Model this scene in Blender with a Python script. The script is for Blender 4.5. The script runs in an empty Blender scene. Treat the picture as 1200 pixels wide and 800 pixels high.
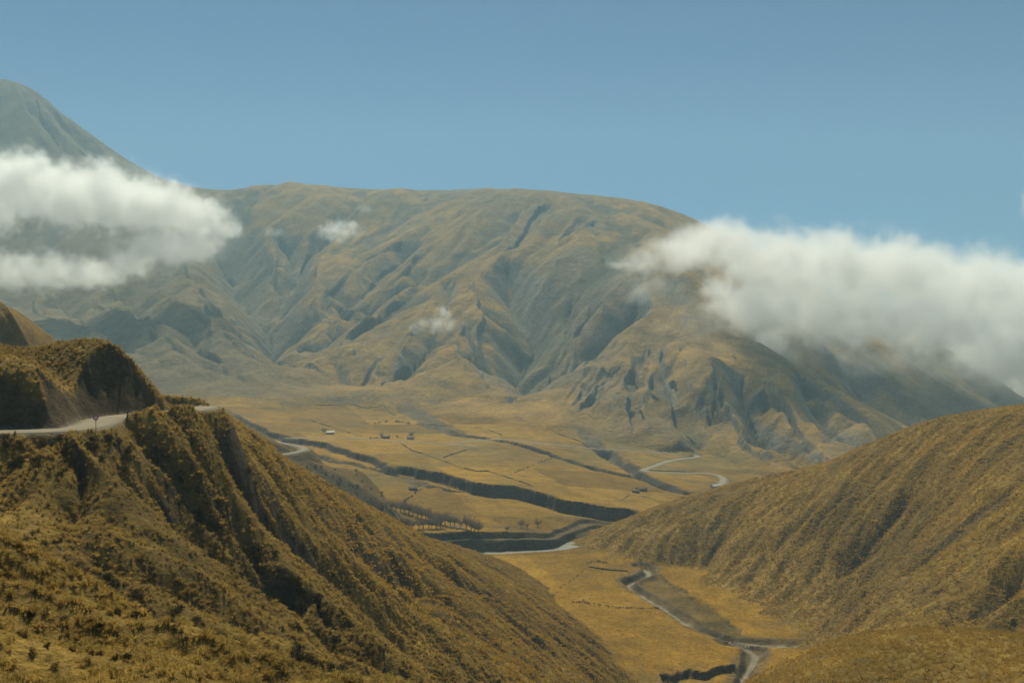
import bpy, bmesh, math, random, time
import numpy as np
from mathutils import Vector, Matrix

T0 = time.time()
SC = bpy.context.scene
COL = SC.collection
rng = np.random.default_rng(7)
random.seed(7)

# ------------------------------------------------------------------ camera
F = 1152.0                       # focal length in pixels of the 1200 px wide photograph
PITCH = math.atan(20.0 / F)      # horizon a little above the middle
cam_d = bpy.data.cameras.new('camera')
cam = bpy.data.objects.new('camera', cam_d)
COL.objects.link(cam)
cam_d.sensor_width = 36.0
cam_d.lens = 36.0 * F / 1200.0
cam_d.clip_start = 0.2
cam_d.clip_end = 60000
cam.location = (0, 0, 0)
cam.rotation_euler = (math.pi / 2 - PITCH, 0, 0)
SC.camera = cam

# ------------------------------------------------------------------ sky and sun
SUN_EL, SUN_AZ = math.radians(53), math.radians(-12)     # azimuth: minus is to the left of straight ahead
w = bpy.data.worlds.new('World'); SC.world = w; w.use_nodes = True
nt = w.node_tree
bg = nt.nodes['Background']
sky = nt.nodes.new('ShaderNodeTexSky')
sky.sky_type = 'NISHITA'; sky.sun_disc = False
sky.sun_elevation = SUN_EL; sky.sun_rotation = SUN_AZ
sky.altitude = 2500; sky.air_density = 1.0; sky.dust_density = 0.0; sky.ozone_density = 2.0
tint = nt.nodes.new('ShaderNodeVectorMath'); tint.operation = 'MULTIPLY'; tint.inputs[1].default_value = (0.42, 0.78, 1.0)   # the same slight teal cast over the whole sky
nt.links.new(sky.outputs[0], tint.inputs[0]); nt.links.new(tint.outputs[0], bg.inputs[0])
bg.inputs[1].default_value = 0.05
sd = bpy.data.lights.new('sun', 'SUN'); sun = bpy.data.objects.new('sun', sd); COL.objects.link(sun)
sd.energy = 5.0; sd.angle = math.radians(0.53); sd.color = (1.0, 0.945, 0.73)
sdir = Vector((math.sin(SUN_AZ) * math.cos(SUN_EL), math.cos(SUN_AZ) * math.cos(SUN_EL), math.sin(SUN_EL)))
sun.rotation_euler = sdir.to_track_quat('Z', 'Y').to_euler()
SC.view_settings.view_transform = 'Standard'; SC.view_settings.look = 'None'
SC.view_settings.exposure = 0.12; SC.view_settings.gamma = 1.0
SC.view_settings.use_curve_mapping = False
SC.cycles.max_bounces = 22; SC.cycles.diffuse_bounces = 2; SC.cycles.glossy_bounces = 1
SC.cycles.volume_bounces = 20; SC.cycles.transparent_max_bounces = 8
SC.cycles.use_denoising = True
SC.cycles.volume_step_rate = 3.0
SC.cycles.volume_max_steps = 512
SC.cycles.use_adaptive_sampling = True
SC.cycles.adaptive_threshold = 0.02

# ------------------------------------------------------------------ helpers
def tag(o, label=None, cat=None, group=None, kind=None):
    if label: o['label'] = label
    if cat: o['category'] = cat
    if group: o['group'] = group
    if kind: o['kind'] = kind
    return o

CP, SP = math.cos(PITCH), math.sin(PITCH)
def ray(px, py):
    u = (np.asarray(px, float) - 600) / F; v = (400 - np.asarray(py, float)) / F
    dy = CP + v * SP; dz = -SP + v * CP
    return u / dy, dz / dy          # X and Z per metre of Y
def P(px, py, Y):
    a, b = ray(px, py)
    return np.array([a * Y, Y, b * Y])
def PL(pts):                        # rows (px, py, Y)
    return np.array([P(*p) for p in pts])

def hash2(ix, iy, seed):
    h = ix.astype(np.int32).view(np.uint32) * np.uint32(374761393) + iy.astype(np.int32).view(np.uint32) * np.uint32(668265263) + np.uint32((seed * 1442695041) & 0xFFFFFFFF)
    h = (h ^ (h >> np.uint32(13))) * np.uint32(1274126177)
    h = (h ^ (h >> np.uint32(16))) * np.uint32(2246822519)
    return ((h ^ (h >> np.uint32(15))) & np.uint32(0xFFFFFF)).astype(np.float32) * np.float32(1.0 / 0xFFFFFF)
def vnoise(x, y, seed=0):
    ix = np.floor(x); iy = np.floor(y)
    fx = x - ix; fy = y - iy
    fx = fx * fx * fx * (fx * (fx * 6 - 15) + 10); fy = fy * fy * fy * (fy * (fy * 6 - 15) + 10)
    ix = ix.astype(np.int32); iy = iy.astype(np.int32); jx = ix + np.int32(1); jy = iy + np.int32(1)
    a = hash2(ix, iy, seed); b = hash2(jx, iy, seed); c = hash2(ix, jy, seed); d = hash2(jx, jy, seed)
    a += (b - a) * fx; c += (d - c) * fx
    return a + (c - a) * fy
def fbm(x, y, scale, oct=4, seed=0, gain=0.5):          # about -1 .. 1
    s = 0; a = 1.0; t = 0; f = 1.0 / scale
    x = np.asarray(x, np.float32); y = np.asarray(y, np.float32)
    for o in range(oct):
        r = 0.6 * o
        xr = (x * math.cos(r) - y * math.sin(r)) * f; yr = (x * math.sin(r) + y * math.cos(r)) * f
        s = s + a * (vnoise(xr + 17.3 * o, yr - 9.1 * o, seed + o * 31) * 2 - 1); t += a
        a *= gain; f *= 2.03
    return s / t
def sstep(a, b, x):
    t = np.clip((x - a) / (b - a), 0, 1); return t * t * (3 - 2 * t)
def smax(a, b, k):
    h = np.clip(0.5 + 0.5 * (a - b) / k, 0, 1)
    return b * (1 - h) + a * h + k * h * (1 - h)
def mix(a, b, t):
    return a * (1 - t) + b * t

class RBF:                          # thin plate through (x, y, z)
    def __init__(s, pts, smooth=0.0, scale=200.0):
        p = np.asarray(pts, float); s.sc = scale
        s.c = p[:, :2] / scale; n = len(p)
        r2 = ((s.c[:, None] - s.c[None]) ** 2).sum(-1)
        K = 0.5 * r2 * np.log(r2 + 1e-12) + smooth * np.eye(n)
        A = np.zeros((n + 3, n + 3)); A[:n, :n] = K; A[:n, n] = 1; A[:n, n + 1:] = s.c
        A[n, :n] = 1; A[n + 1:, :n] = s.c.T
        s.w = np.linalg.solve(A, np.concatenate([p[:, 2], np.zeros(3)]))
    def __call__(s, x, y):
        x = np.asarray(x, np.float32) / s.sc; y = np.asarray(y, np.float32) / s.sc
        n = len(s.c)
        o = s.w[n] + s.w[n + 1] * x + s.w[n + 2] * y
        o = o.astype(np.float32)
        for (cx, cy), k in zip(s.c, s.w[:n]):
            r2 = (x - np.float32(cx)) ** 2 + (y - np.float32(cy)) ** 2 + np.float32(1e-10)
            o += np.float32(0.5 * k) * r2 * np.log(r2)
        return o

def hit(fn, px, py, y0=25, y1=6000, n=3000):             # first meeting of a pixel's ray with a height function
    Y = np.geomspace(y0, y1, n); a, b = ray(px, py)
    d = b * Y - fn(a * Y, Y)
    k = np.where(d < 0)[0]
    k = k[0] if len(k) else n - 1
    if k > 0 and d[k - 1] > 0 > d[k]:
        t = d[k - 1] / (d[k - 1] - d[k]); yy = Y[k - 1] + t * (Y[k] - Y[k - 1])
    else: yy = Y[k]
    return np.array([a * yy, yy, b * yy])
def hits(fn, pts, **k):
    return np.array([hit(fn, p[0], p[1], **k) for p in pts])

def resample(pl, step):
    pl = np.asarray(pl, float); d = np.r_[0, np.cumsum(np.hypot(*np.diff(pl[:, :2], axis=0).T))]
    n = max(2, int(d[-1] / step) + 1); t = np.linspace(0, d[-1], n)
    return np.stack([np.interp(t, d, pl[:, k]) for k in range(pl.shape[1])], 1)
def smooth_pl(pl, it=3):
    pl = np.asarray(pl, float)
    for _ in range(it):
        q = [pl[0]]
        for a, b in zip(pl[:-1], pl[1:]): q += [a * .75 + b * .25, a * .25 + b * .75]
        q.append(pl[-1]); pl = np.array(q)
    return pl
def line_dist(X, Y, pl, reach):
    """distance to a plan polyline, parameter along it (0..1) and side (+1 left); only within reach, huge elsewhere.
    X, Y are the terrain grid or its last rows, perhaps slightly warped"""
    pl = np.asarray(pl, float)
    D = np.full(X.shape, 1e9, np.float32); Tt = np.zeros(X.shape, np.float32); S = np.ones(X.shape, np.float32)
    cum = np.r_[0, np.cumsum(np.hypot(*np.diff(pl[:, :2], axis=0).T))]; L = cum[-1]
    off = ROW0
    m_ = reach + 12
    for k in range(len(pl) - 1):
        ax, ay = pl[k, :2]; bx, by = pl[k + 1, :2]; dx, dy = bx - ax, by - ay; l2 = dx * dx + dy * dy + 1e-9
        y0, y1 = max(min(ay, by) - m_, 1.0), max(ay, by) + m_
        j0, j1 = np.searchsorted(Ys, y0), np.searchsorted(Ys, y1)
        lo, hi = min(ax, bx) - m_, max(ax, bx) + m_
        i0 = np.searchsorted(us, min(lo / y0, lo / y1)); i1 = np.searchsorted(us, max(hi / y0, hi / y1))
        j0, j1 = max(j0 - off, 0), min(j1 - off, X.shape[0])
        if j1 <= j0 or i1 <= i0: continue
        w_ = (slice(j0, j1), slice(i0, i1))
        x = X[w_]; y = Y[w_]
        t = np.clip(((x - ax) * dx + (y - ay) * dy) / l2, 0, 1)
        d = np.hypot(x - ax - t * dx, y - ay - t * dy).astype(np.float32)
        m = d < D[w_]
        D[w_] = np.where(m, d, D[w_]); Tt[w_] = np.where(m, (cum[k] + t * math.sqrt(l2)) / L, Tt[w_])
        S[w_] = np.where(m, np.sign(dx * (y - ay) - dy * (x - ax)), S[w_])
    return D, Tt, S
ROW0 = 0

# ------------------------------------------------------------------ height surfaces
def z_upper(x, y):                   # upper river terrace
    x = np.asarray(x, float)
    return -138 - 0.05 * np.minimum(x, 0) - 0.12 * np.maximum(x, 0) + 0.0 * y
z_mid = lambda x, y: z_upper(x, y) - 11
z_low = lambda x, y: z_upper(np.minimum(x, 120), y) * 0.35 + 0.65 * -138 - 20

# --- mountain
def below(fn, px, py, dz=0, front=0):
    p = hit(fn, px, py); p = p + 0
    if front:
        p[:2] *= (p[1] - front) / p[1]
    p[2] = fn(p[0], p[1]) + dz
    return p
ridge = [(250,228,3300),(300,226,3300),(350,217,3250),(400,220,3200),(500,225,3200),(560,228,3200),(620,229,3150),(680,236,3000),
         (740,242,2850),(790,255,2700),(870,290,2500),(960,340,2400),(1040,380,2400),(1100,402,2400),(1140,425,2350),(1165,450,2300),(1200,468,2300),(1320,540,2250)]
peak = [(-150,150,3500),(-60,110,3400),(0,95,3400),(20,97,3400),(45,112,3370),(75,140,3330),(110,165,3300),(145,190,3280),(200,214,3280)]
mp = list(PL(ridge)) + list(PL(peak))
for r in ridge + peak:
    p = P(*r); q = p * (p[1] + 500) / p[1]; q[2] = p[2] - 130; mp.append(q)
mp += list(PL([(330,290,2650),(400,300,2500),(450,300,2450),(560,300,2300),(620,302,2230),(690,300,2130),(770,305,2050),(850,335,1900),(920,380,1900),
    (400,380,1950),(480,400,1800),(560,400,1780),(640,390,1800),(720,400,1740),(800,400,1700),(850,415,1620),(870,470,1400),(780,470,1420),
    (700,470,1430),(620,440,1590),(960,440,1720),(930,500,1330),(1000,470,1620),(1060,510,1600),(1100,450,2050),(1000,530,1250),(1150,490,1900),
    (60,250,2750),(150,300,2480),(220,320,2330),(100,350,2230),(250,380,1880),(180,400,1740),(60,400,1760),(300,415,1700),(345,435,1630),
    (0,300,2550),(-120,300,2600),(-120,420,1660)]))
fan = PL([(-200,455,1500),(-60,455,1500),(60,455,1500),(180,456,1500),(250,460,1480),(330,453,1540),(385,446,1600),(430,462,1500),(480,482,1420),(550,483,1400),(620,468,1470),(665,498,1330)])
for p in fan:
    mp.append(p)
    for fr_, dz_ in ((0.87, -7), (0.7, -45), (0.5, -120)):
        q = p * fr_; q[2] = z_upper(q[0], q[1]) + dz_; mp.append(q)
foot = [(705,522),(800,534),(870,558),(940,567),(1010,572),(1090,570),(1200,560)]
for f_ in foot:
    mp.append(below(z_upper, *f_, dz=-2))
    mp.append(below(z_upper, *f_, dz=-30, front=110))
    mp.append(below(z_upper, *f_, dz=-90, front=330))
M_base = RBF(mp, 1e-3, 900.0)

# --- hill on the right
rp = list(PL([(690,641,705),(730,614,720),(780,592,725),(850,574,715),(900,561,700),(960,547,680),(1020,520,650),(1080,498,620),(1140,486,595),(1200,480,570),(1280,476,540),(1400,480,500)]))
for r in [(730,614,720),(780,592,725),(850,574,715),(900,561,700),(960,547,680),(1020,520,650),(1080,498,620),(1140,486,595),(1200,480,570),(1280,476,540),(1400,480,500)]:
    p = P(*r); q = p * (p[1] + 110) / p[1]; q[2] = p[2] - 32; rp.append(q)
    q = p * (p[1] + 260) / p[1]; q[2] = p[2] - 110; rp.append(q)
rp += list(PL([(780,640,668),(850,640,645),(910,670,590),(950,620,600),(990,700,505),(1050,580,570),(1050,680,480),(1100,640,490),(1130,700,435),
   (1200,560,490),(1200,640,430),(1200,700,392),(1290,600,440),(1290,700,370),(1040,728,440)]))
for x_, y_, dz_ in [(712,650,-2),(770,664,-4),(800,682,-3),(840,704,-3),(870,727,-3),(900,745,-3),(940,754,-2),(835,668,4),(885,698,4),(930,723,3),(985,736,5),(880,770,-10)]:
    rp.append(below(z_low, x_, y_, dz=dz_))
for r in [(640,655,660),(740,700,560),(800,745,490),(850,790,440),(650,700,560),(700,760,470)]:
    p = below(z_low, r[0], r[1], dz=-14); rp.append(p)
R_base = RBF(rp, 1e-4, 300.0)
# near spur, lower right corner
np_ = list(PL([(870,800,300),(920,778,305),(960,757,305),(1000,742,300),(1050,736,292),(1100,735,285),(1150,738,278),(1200,744,270),(1300,752,262),
    (900,800,285),(1000,800,245),(1100,800,230),(1200,800,215),(1300,800,205)]))
for r in [(870,800,300),(920,778,305),(960,757,305),(1000,742,300),(1050,736,292),(1100,735,285),(1150,738,278),(1200,744,270),(1300,752,262)]:
    p = P(*r); q = p * (p[1] + 45) / p[1]; q[2] = p[2] - 30; np_.append(q)
    q = p * (p[1] + 110) / p[1]; q[2] = p[2] - 85; np_.append(q)
np_ += [np.array([30, 200, -120.]), np.array([60, 120, -75.]), np.array([20, 300, -175.]), np.array([100, 100, -52.]), np.array([160, 120, -40.])]
N_base = RBF(np_, 1e-4, 120.0)

# --- hillside on the left
lp = list(PL([(0,511,145),(60,510,147),(112,507,153),(140,501,160),(170,493,166),(200,489,176),(235,482,186),
    (330,540,255),(400,585,325),(460,611,395),(530,646,510),(590,662,630),
    (640,690,590),(690,740,510),(740,797,440),
    (640,800,272),(580,800,216),(520,800,174),(460,800,146),(400,800,124),(350,795,106),
    (480,700,266),(560,720,332),(620,740,378),(560,770,238),(400,680,210),(300,600,182),(265,502,205),(297,521,228),(340,660,178),(200,600,155),(100,600,130),(0,600,127),(200,680,119),(100,650,116),(300,740,112),(0,640,114),
    (430,740,164),(260,560,174),(100,550,140),(0,560,137),
    (0,662,62),(80,680,60),(170,706,57),(250,750,54),(345,802,52),(0,800,40),(150,800,42),(250,800,45),(80,740,49)]))
lp += [np.array(p, float) for p in [(-46,90,-38),(-30,88,-41),(-14,86,-44),(2,94,-52),(-62,94,-36),(-80,185,-26),(-100,185,-26),(-75,174,-21),(-120,190,-24),(-85,166,-19.5),(-105,166,-19.5),(0,0,-1.8),(-4,6,-3.0),(5,6,-4.5),(-12,20,-8.6),(2,25,-11.5),(2,60,-27),(10,100,-48),(-60,40,-9),(-90,60,-14),(-110,146,-16.5),
    (-150,100,-20),(25,30,-20),(40,0,-16),(-40,0,4),(60,60,-60),(80,20,-48),(40,160,-92),(50,240,-120),(80,320,-165),(90,440,-185),(60,560,-190),(20,700,-195),(120,200,-160),
    (-75,260,-26),(-110,320,-32),(-95,400,-62),(-105,520,-98),(-90,620,-132),(-60,700,-160),(-150,260,-20),(-200,320,-25),(-160,500,-80),(-170,640,-120),(-30,-40,4),(30,-40,-8)]]
L_base = RBF(lp, 2e-4, 80.0)
# knob and road cutting
kp = list(PL([(-120,385,175),(-60,400,165),(-30,412,163),(0,425,160),(30,427,161),(46,432,162),(60,452,160),(80,480,156),(92,496,154),
    (62,436,176),(80,455,172),(92,478,164),(36,424,196),(50,413,190),(70,403,187),(100,399,186),(125,402,186),(145,415,186),(165,440,187),(185,461,189),(200,480,190),
    (130,440,178),(110,460,172),(150,460,180),(205,486,200)]))
kp += [np.array(p, float) for p in [(-80,200,-8),(-80,215,-18),(-65,205,-16),(-58,190,-22),(-120,200,-2),(-110,225,-16),(-62,165,-24),(-60,150,-27),(-68,146,-27),(-75,143,-27),(-85,143,-27),(-100,143,-26),(-120,143,-24),(-75,125,-40),(-110,125,-38),(-140,170,4),(-48,180,-40),(-50,215,-45)]]
K_base = RBF(kp, 1e-4, 60.0)
# far shoulder of the left hill that runs down to the river trees
sp_ = [below(z_mid, *q, dz=-4) for q in [(445,568),(480,572),(440,585),(470,604),(500,626),(520,640),(430,598)]] + list(PL([(-120,380,430),(0,396,430),(20,400,430),(45,413,440),(100,440,520),(205,468,660),(260,491,700),(310,507,720),(350,529,700),(400,550,720),(425,557,735),
   (405,590,640),(380,580,600),(300,530,610)]))
sp_ += [np.array(p, float) for p in [(-270,800,-95),(-230,860,-125),(-190,800,-122),(-100,840,-160),(-60,760,-155),(-320,720,-60),(-420,800,-70),(-500,700,-30),(-400,1000,-130),(-30,690,-165),(-20,640,-170),(40,700,-185),
   (-150,520,-85),(-220,420,-50),(-300,300,-5)]]
S_base = RBF(sp_, 1e-4, 200.0)

# ------------------------------------------------------------------ plan features, traced on the surfaces they lie on
cliff = smooth_pl(hits(z_upper, [(170,440),(205,458),(240,470),(275,484),(310,502),(340,512),(380,518),(420,530),(470,546),(520,553),(560,566),(620,572),(680,590),(745,597),(800,606),(860,612),(940,615)]), 2)
bank = smooth_pl(hits(z_mid, [(380,628),(450,628),(500,626),(540,622),(600,624),(640,625),(650,620),(660,614),(675,611),(695,611),(715,613),(745,616),(800,624),(860,632)]), 2)
ravine_a = hits(z_upper, [(622,470),(634,482),(652,493),(681,510),(704,525),(738,548),(761,562),(790,574),(816,579),(850,583)])
ravine_b = hits(z_upper, [(515,500),(540,510),(575,514),(617,522),(655,536),(704,551),(744,559),(764,563)])
ravine_d = hits(lambda x, y: z_upper(x, y) - 8, [(372,536),(400,543),(430,550),(465,557),(500,568),(530,574)])
ravine_c = hits(z_upper, [(468,470),(482,485),(498,492),(515,500)])
river = smooth_pl(hits(lambda x, y: z_low(x, y) - 2.5, [(430,656),(500,652),(535,650.5),(580,648.5),(635,646),(662,641),(685,635),(705,631),(740,627),(790,625)]), 2)
creek = smooth_pl(hits(lambda x, y: z_low(x, y) - 3, [(748,666),(757,667),(762,671),(756,678),(735,683),(738,690),(762,702),(792,722),(800,728),(815,738),(850,752),(872,757),(886,765),(884,775),(872,790),(868,806)]), 2)
creek_b = smooth_pl(hits(lambda x, y: z_low(x, y) - 3, [(850,752),(880,757),(920,760),(960,761),(1000,762)]), 2)
bank_low = smooth_pl(hits(z_low, [(722,682),(745,676),(765,678)]), 1)

roads = {
 'road_valley_west': (z_upper, [(338,512.7),(342,513),(376,513.5),(420,513),(455,516),(482,518),(540,521),(556,523)], 6.0),
 'road_valley_east': (z_upper, [(530,518),(560,516),(590,513.5),(620,518),(680,524),(730,527.5),(775,530),(806,532),(818,533.5),(818,535.5),(800,537),(782,540),(770,545),(757,549),(753,551),(762,553),(800,554),(824,553.5),(840,556),(849,560),(847,566),(843,571),(850,577),(880,579),(915,579)], 7.0),
}
for k, (fn, pts, wd) in list(roads.items()):
    roads[k] = (resample(smooth_pl(hits(fn, pts), 2), 4.0), wd)
near_px = [(-90,507),(0,506),(60,505),(93,502.5),(112,497),(122,491),(148,487),(188,484),(222,480.8),(238,478.2)]
near_road = [P(px, py, 16.3 * F / (py - 380.4)) for px, py in near_px]
near_road += [np.array([-64, 199, -16.6]), np.array([-74, 204, -17.4]), np.array([-92, 207, -18.6])]
near_road = np.array(near_road); near_road[:10, 2] = -16.3
roads['road_hillside'] = (resample(smooth_pl(near_road, 2), 1.5), 6.4)
S_fn = lambda x, y: S_base(x, y)
sr = PL([(290,538,655),(326,533,672),(345,530.5,690),(359,526.5,705),(352,523,722),(330,519,728),(300,512,728)])
roads['road_shoulder'] = (resample(smooth_pl(sr, 2), 3.0), 6.0)

def carve(H, X, Y, pl, width, depth, taper=True, wob=0.0, seed=3, flat=0.25):
    reach = width * 1.6
    jx = wob * fbm(X, Y, width * 1.7, 2, seed); jy = wob * fbm(X, Y, width * 1.7, 2, seed + 5)
    d, t, s = line_dist(X + jx, Y + jy, pl, reach)
    prof = np.clip(1 - d / width, 0, 1) ** 1.5 if flat < 0.1 else 1 - sstep(flat * width * 0.5, width, d)
    env = (sstep(0, 0.22, t) * (1 - 0.9 * sstep(0.7, 1.0, t))) if taper else 1.0
    return H - depth * prof * env, prof * env
M_gullies = [   # pixels, half width m, depth m
 ([(225,240),(275,300),(305,345),(330,385),(352,415),(395,440)], 130, 80),
 ([(510,274),(460,301),(409,349),(380,375)], 70, 30), ([(505,310),(493,320),(430,352),(380,390),(350,406)], 55, 34),
 ([(535,315),(530,325),(524,362),(515,380)], 40, 22), ([(590,300),(598,315),(612,355),(625,410),(628,440),(620,466)], 95, 66),
 ([(540,370),(554,393),(568,443),(572,455)], 38, 20), ([(520,380),(507,396),(460,433),(440,452)], 45, 22),
 ([(640,236),(622,250),(608,281),(585,300)], 38, 16), ([(690,255),(672,275),(652,290)], 22, 9),
 ([(745,350),(732,365),(698,392),(661,419),(632,442)], 60, 36), ([(680,330),(668,360),(650,400),(636,430)], 40, 22),
 ([(735,425),(718,440),(690,465),(674,490)], 22, 11), ([(765,400),(755,419),(740,460),(735,490),(744,520)], 24, 13),
 ([(772,389),(779,436),(789,483),(800,515)], 34, 16), ([(845,440),(833,470),(826,500)], 24, 12), ([(705,430),(690,450),(668,478)], 18, 8),
 ([(862,420),(880,470),(905,510),(950,560)], 46, 34), ([(925,430),(960,470),(1005,520),(1030,545)], 60, 30), ([(985,420),(1030,470),(1075,510)], 80, 48),
 ([(130,330),(200,370),(260,420),(290,445)], 60, 26), ([(60,330),(120,380),(180,430)], 60, 24), ([(225,330),(270,370),(320,425)], 40, 18),
 ([(40,110),(60,150),(90,190)], 60, 20), ([(330,260),(345,300),(330,350)], 60, 30), ([(420,235),(400,262),(360,285),(325,330)], 55, 26)]
SCREE = smooth_pl(hits(lambda x, y: M_base(x, y), [(690,305),(672,345),(655,390),(640,430)], y0=900), 1)
M_lines = [(smooth_pl(hits(lambda x, y: M_base(x, y), p, y0=900), 1), wd, dp) for p, wd, dp in M_gullies]
L_gullies = [
 ([(222,500),(262,540),(292,568),(320,602),(345,632),(385,672),(440,722),(480,760),(522,800)], 14, 10.0),
 ([(300,532),(380,604),(460,657),(517,697),(587,750),(645,800)], 16, 14.0),
 ([(320,655),(345,690),(380,720),(410,757),(470,797)], 9, 7.0),
 ([(165,550),(200,600),(250,650),(300,700)], 7, 3.2),
 ([(175,505),(215,560),(262,620),(320,690)], 5, 2.6),
 ([(480,640),(560,690),(640,760),(680,800)], 11, 5.0),
 ([(350,585),(420,640),(500,715),(575,790)], 8, 4.0), ([(270,615),(330,690),(395,775)], 6, 3.0), ([(420,612),(500,650),(590,705),(655,765)], 8, 3.5),
 ([(245,560),(290,625),(360,700),(430,780)], 6, 3.0)]
Lh = lambda x, y: L_base(x, y)
L_lines = [(smooth_pl(hits(Lh, p), 1), wd, dp) for p, wd, dp in L_gullies]
R_gullies = [
 ([(1075,570),(1060,590),(1030,620),(1000,645),(975,655)], 9, 6.5), ([(1040,628),(1015,645),(995,662),(975,675)], 8, 5.5),
 ([(1215,640),(1190,665),(1160,690),(1130,715),(1090,728)], 24, 16), ([(1215,560),(1150,600),(1080,650),(1030,690)], 16, 4.0),
 ([(1215,712),(1180,716),(1140,726)], 9, 5), ([(960,585),(930,610),(900,650)], 10, 2.5), ([(880,600),(850,625),(820,650)], 9, 2.2), ([(1010,560),(970,600),(930,650)], 10, 2.5)]
R_lines = [(smooth_pl(hits(lambda x, y: R_base(x, y), p), 1), wd, dp) for p, wd, dp in R_gullies]

# ------------------------------------------------------------------ the terrain grid
def seg(a, b, n): return list(np.linspace(a, b, n, endpoint=False))
def gseg(a, b, n): return list(np.geomspace(a, b, n, endpoint=False))
us = np.array(sorted(gseg(-3.2, -0.80, 16) + seg(-0.80, -0.56, 60) + seg(-0.56, 0.56, 880) + seg(0.56, 0.80, 60) + gseg(0.80, 3.21, 17)))
Ys = np.array(gseg(1.5, 36, 40) + gseg(36, 130, 200) + gseg(130, 330, 290) + gseg(330, 1150, 520) + gseg(1150, 3600, 330) + gseg(3600, 5200, 20))
U, YY = np.meshgrid(us, Ys); YY = YY.astype(np.float64); XX = U * YY
nr, nc = XX.shape
XX = XX.astype(np.float32); YY = YY.astype(np.float32)
GX, GY = XX, YY
def rows_of(y0, y1):
    """work on the rows between two distances only: returns the slice"""
    global XX, YY, ROW0
    a, b = int(np.searchsorted(Ys, y0)), int(np.searchsorted(Ys, y1))
    XX, YY, ROW0 = GX[a:b], GY[a:b], a
    return slice(a, b)
def all_rows():
    global XX, YY, ROW0
    XX, YY, ROW0 = GX, GY, 0
def full(A, sl, fill):
    o = np.full(GX.shape, fill, np.float32); o[sl] = A; return o
print('grid', nr, nc, nr * nc)

def grad(H):
    hi, hj = np.gradient(H); xi, xj = np.gradient(XX); yi, yj = np.gradient(YY)
    det = xi * yj - xj * yi; det = np.where(np.abs(det) < 1e-9, 1e-9, det)
    return (hi * yj - hj * yi) / det, (xi * hj - xj * hi) / det

def phacelle(x, y, sx, sy, cell, seed, waves=1.0):
    px = x / cell; py = y / cell; ix = np.floor(px); iy = np.floor(py)
    C = np.zeros(x.shape, np.float32); S = np.zeros(x.shape, np.float32); W = np.zeros(x.shape, np.float32)
    for i in (-1, 0, 1):
        for j in (-1, 0, 1):
            cx = (ix + i).astype(np.int64); cy = (iy + j).astype(np.int64)
            vx = px - (cx + hash2(cx, cy, seed)); vy = py - (cy + hash2(cx, cy, seed + 77))
            wgt = np.maximum(0, np.exp(-2.2 * (vx * vx + vy * vy)) - 0.01)
            ph = (vx * sx + vy * sy) * (2 * math.pi * waves) + hash2(cx, cy, seed + 5) * 1.5
            C += wgt * np.cos(ph); S += wgt * np.sin(ph); W += wgt
    n = np.maximum(np.hypot(C, S), 0.55 * W) + 1e-6
    return C / n, S / n

def erode(H, x, y, mask, cells, amps, seed, sharp=False):
    """valleys that follow the fall line, branching octave by octave"""
    gx, gy = grad(H); out = np.zeros(H.shape)
    for k, (cell, amp) in enumerate(zip(cells, amps)):
        g = np.hypot(gx, gy) + 1e-6
        sx, sy = -gy / g, gx / g
        c, s = phacelle(x, y, sx, sy, cell, seed + 13 * k)
        st = amp * mask * sstep(0.05, 0.4, g)
        c = 2 * np.sqrt(np.clip((1 + c) / 2, 0, 1)) - 1 if sharp else c
        out += st * (c - 0.3)
        f = 2 * math.pi / cell * 0.8
        gx = gx - st * s * f * sx; gy = gy - st * s * f * sy
    return out

print('t surfaces', time.time() - T0)
# valley with its terraces
V = np.clip(z_upper(XX, YY), -195, -40)
wobx = 7 * fbm(XX, YY, 50, 3, 11) + 8 * fbm(XX, YY, 18, 3, 12); woby = 10 * fbm(XX, YY, 42, 3, 13) + 12 * fbm(XX, YY, 20, 3, 14)
def side_of(pl, reach):              # signed distance in plan, positive beyond the line
    d, t, s = line_dist(XX + wobx * 0.6, YY + woby * 0.6, pl, reach)
    yl = np.interp(XX + wobx * 0.6, pl[:, 0], pl[:, 1])
    far = np.where(YY + woby * 0.6 > yl, 1.0, -1.0)
    return np.where(d < reach, d, 1e4) * far
sc_ = side_of(cliff, 160)
tal = 4 + 14 * sstep(0.0, 0.6, fbm(XX, YY, 38, 3, 15))
drop = (7 + 4 * sstep(-160, -20, XX)) * (1 - sstep(-tal, -0.5, sc_)) - 2.0 * np.exp(-((sc_ + 22) / 14) ** 2)
V = V - drop
gul_v = np.zeros_like(V)
for pl, wd, dp in ((ravine_a, 17, 11), (ravine_b, 11, 11), (ravine_c, 30, 7), (ravine_d, 9, 4.5)):
    V, pr = carve(V, XX, YY, pl, wd, dp, False, 6.0, 5); gul_v = np.maximum(gul_v, pr)
bx = np.interp(XX, bank[:, 0], bank[:, 1])
d_b, t_b, s_b = line_dist(XX + wobx * 0.35, YY + woby * 0.35, bank, 150)
under = (s_b < 0) | (YY < bx - 60)
sb = np.where(d_b < 150, d_b, 1e4) * np.where(np.where(d_b < 150, s_b < 0, YY < bx), -1, 1)
Zl = z_low(XX, YY)
bw = 5 * fbm(XX, YY, 30, 3, 17)
V = mix(Zl, V, 0.45 * sstep(-2.5, -0.4, sb) + 0.55 * sstep(-10.5, -7.5, sb + 0.4 * bw))
V = np.where(YY > 1300, np.clip(z_upper(XX, YY), -195, -40) - drop, V)
low = 1 - sstep(-10.5, -7.5, sb + 0.4 * bw)
V += 0.9 * fbm(XX, YY, 90, 4, 21) + 0.25 * fbm(XX, YY, 12, 3, 22)
d_r, t_r, _ = line_dist(XX, YY, river, 60)
V = V - low * 3.2 * (1 - sstep(9, 12.5, d_r + 2.0 * fbm(XX, YY, 20, 2, 31)))
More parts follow.
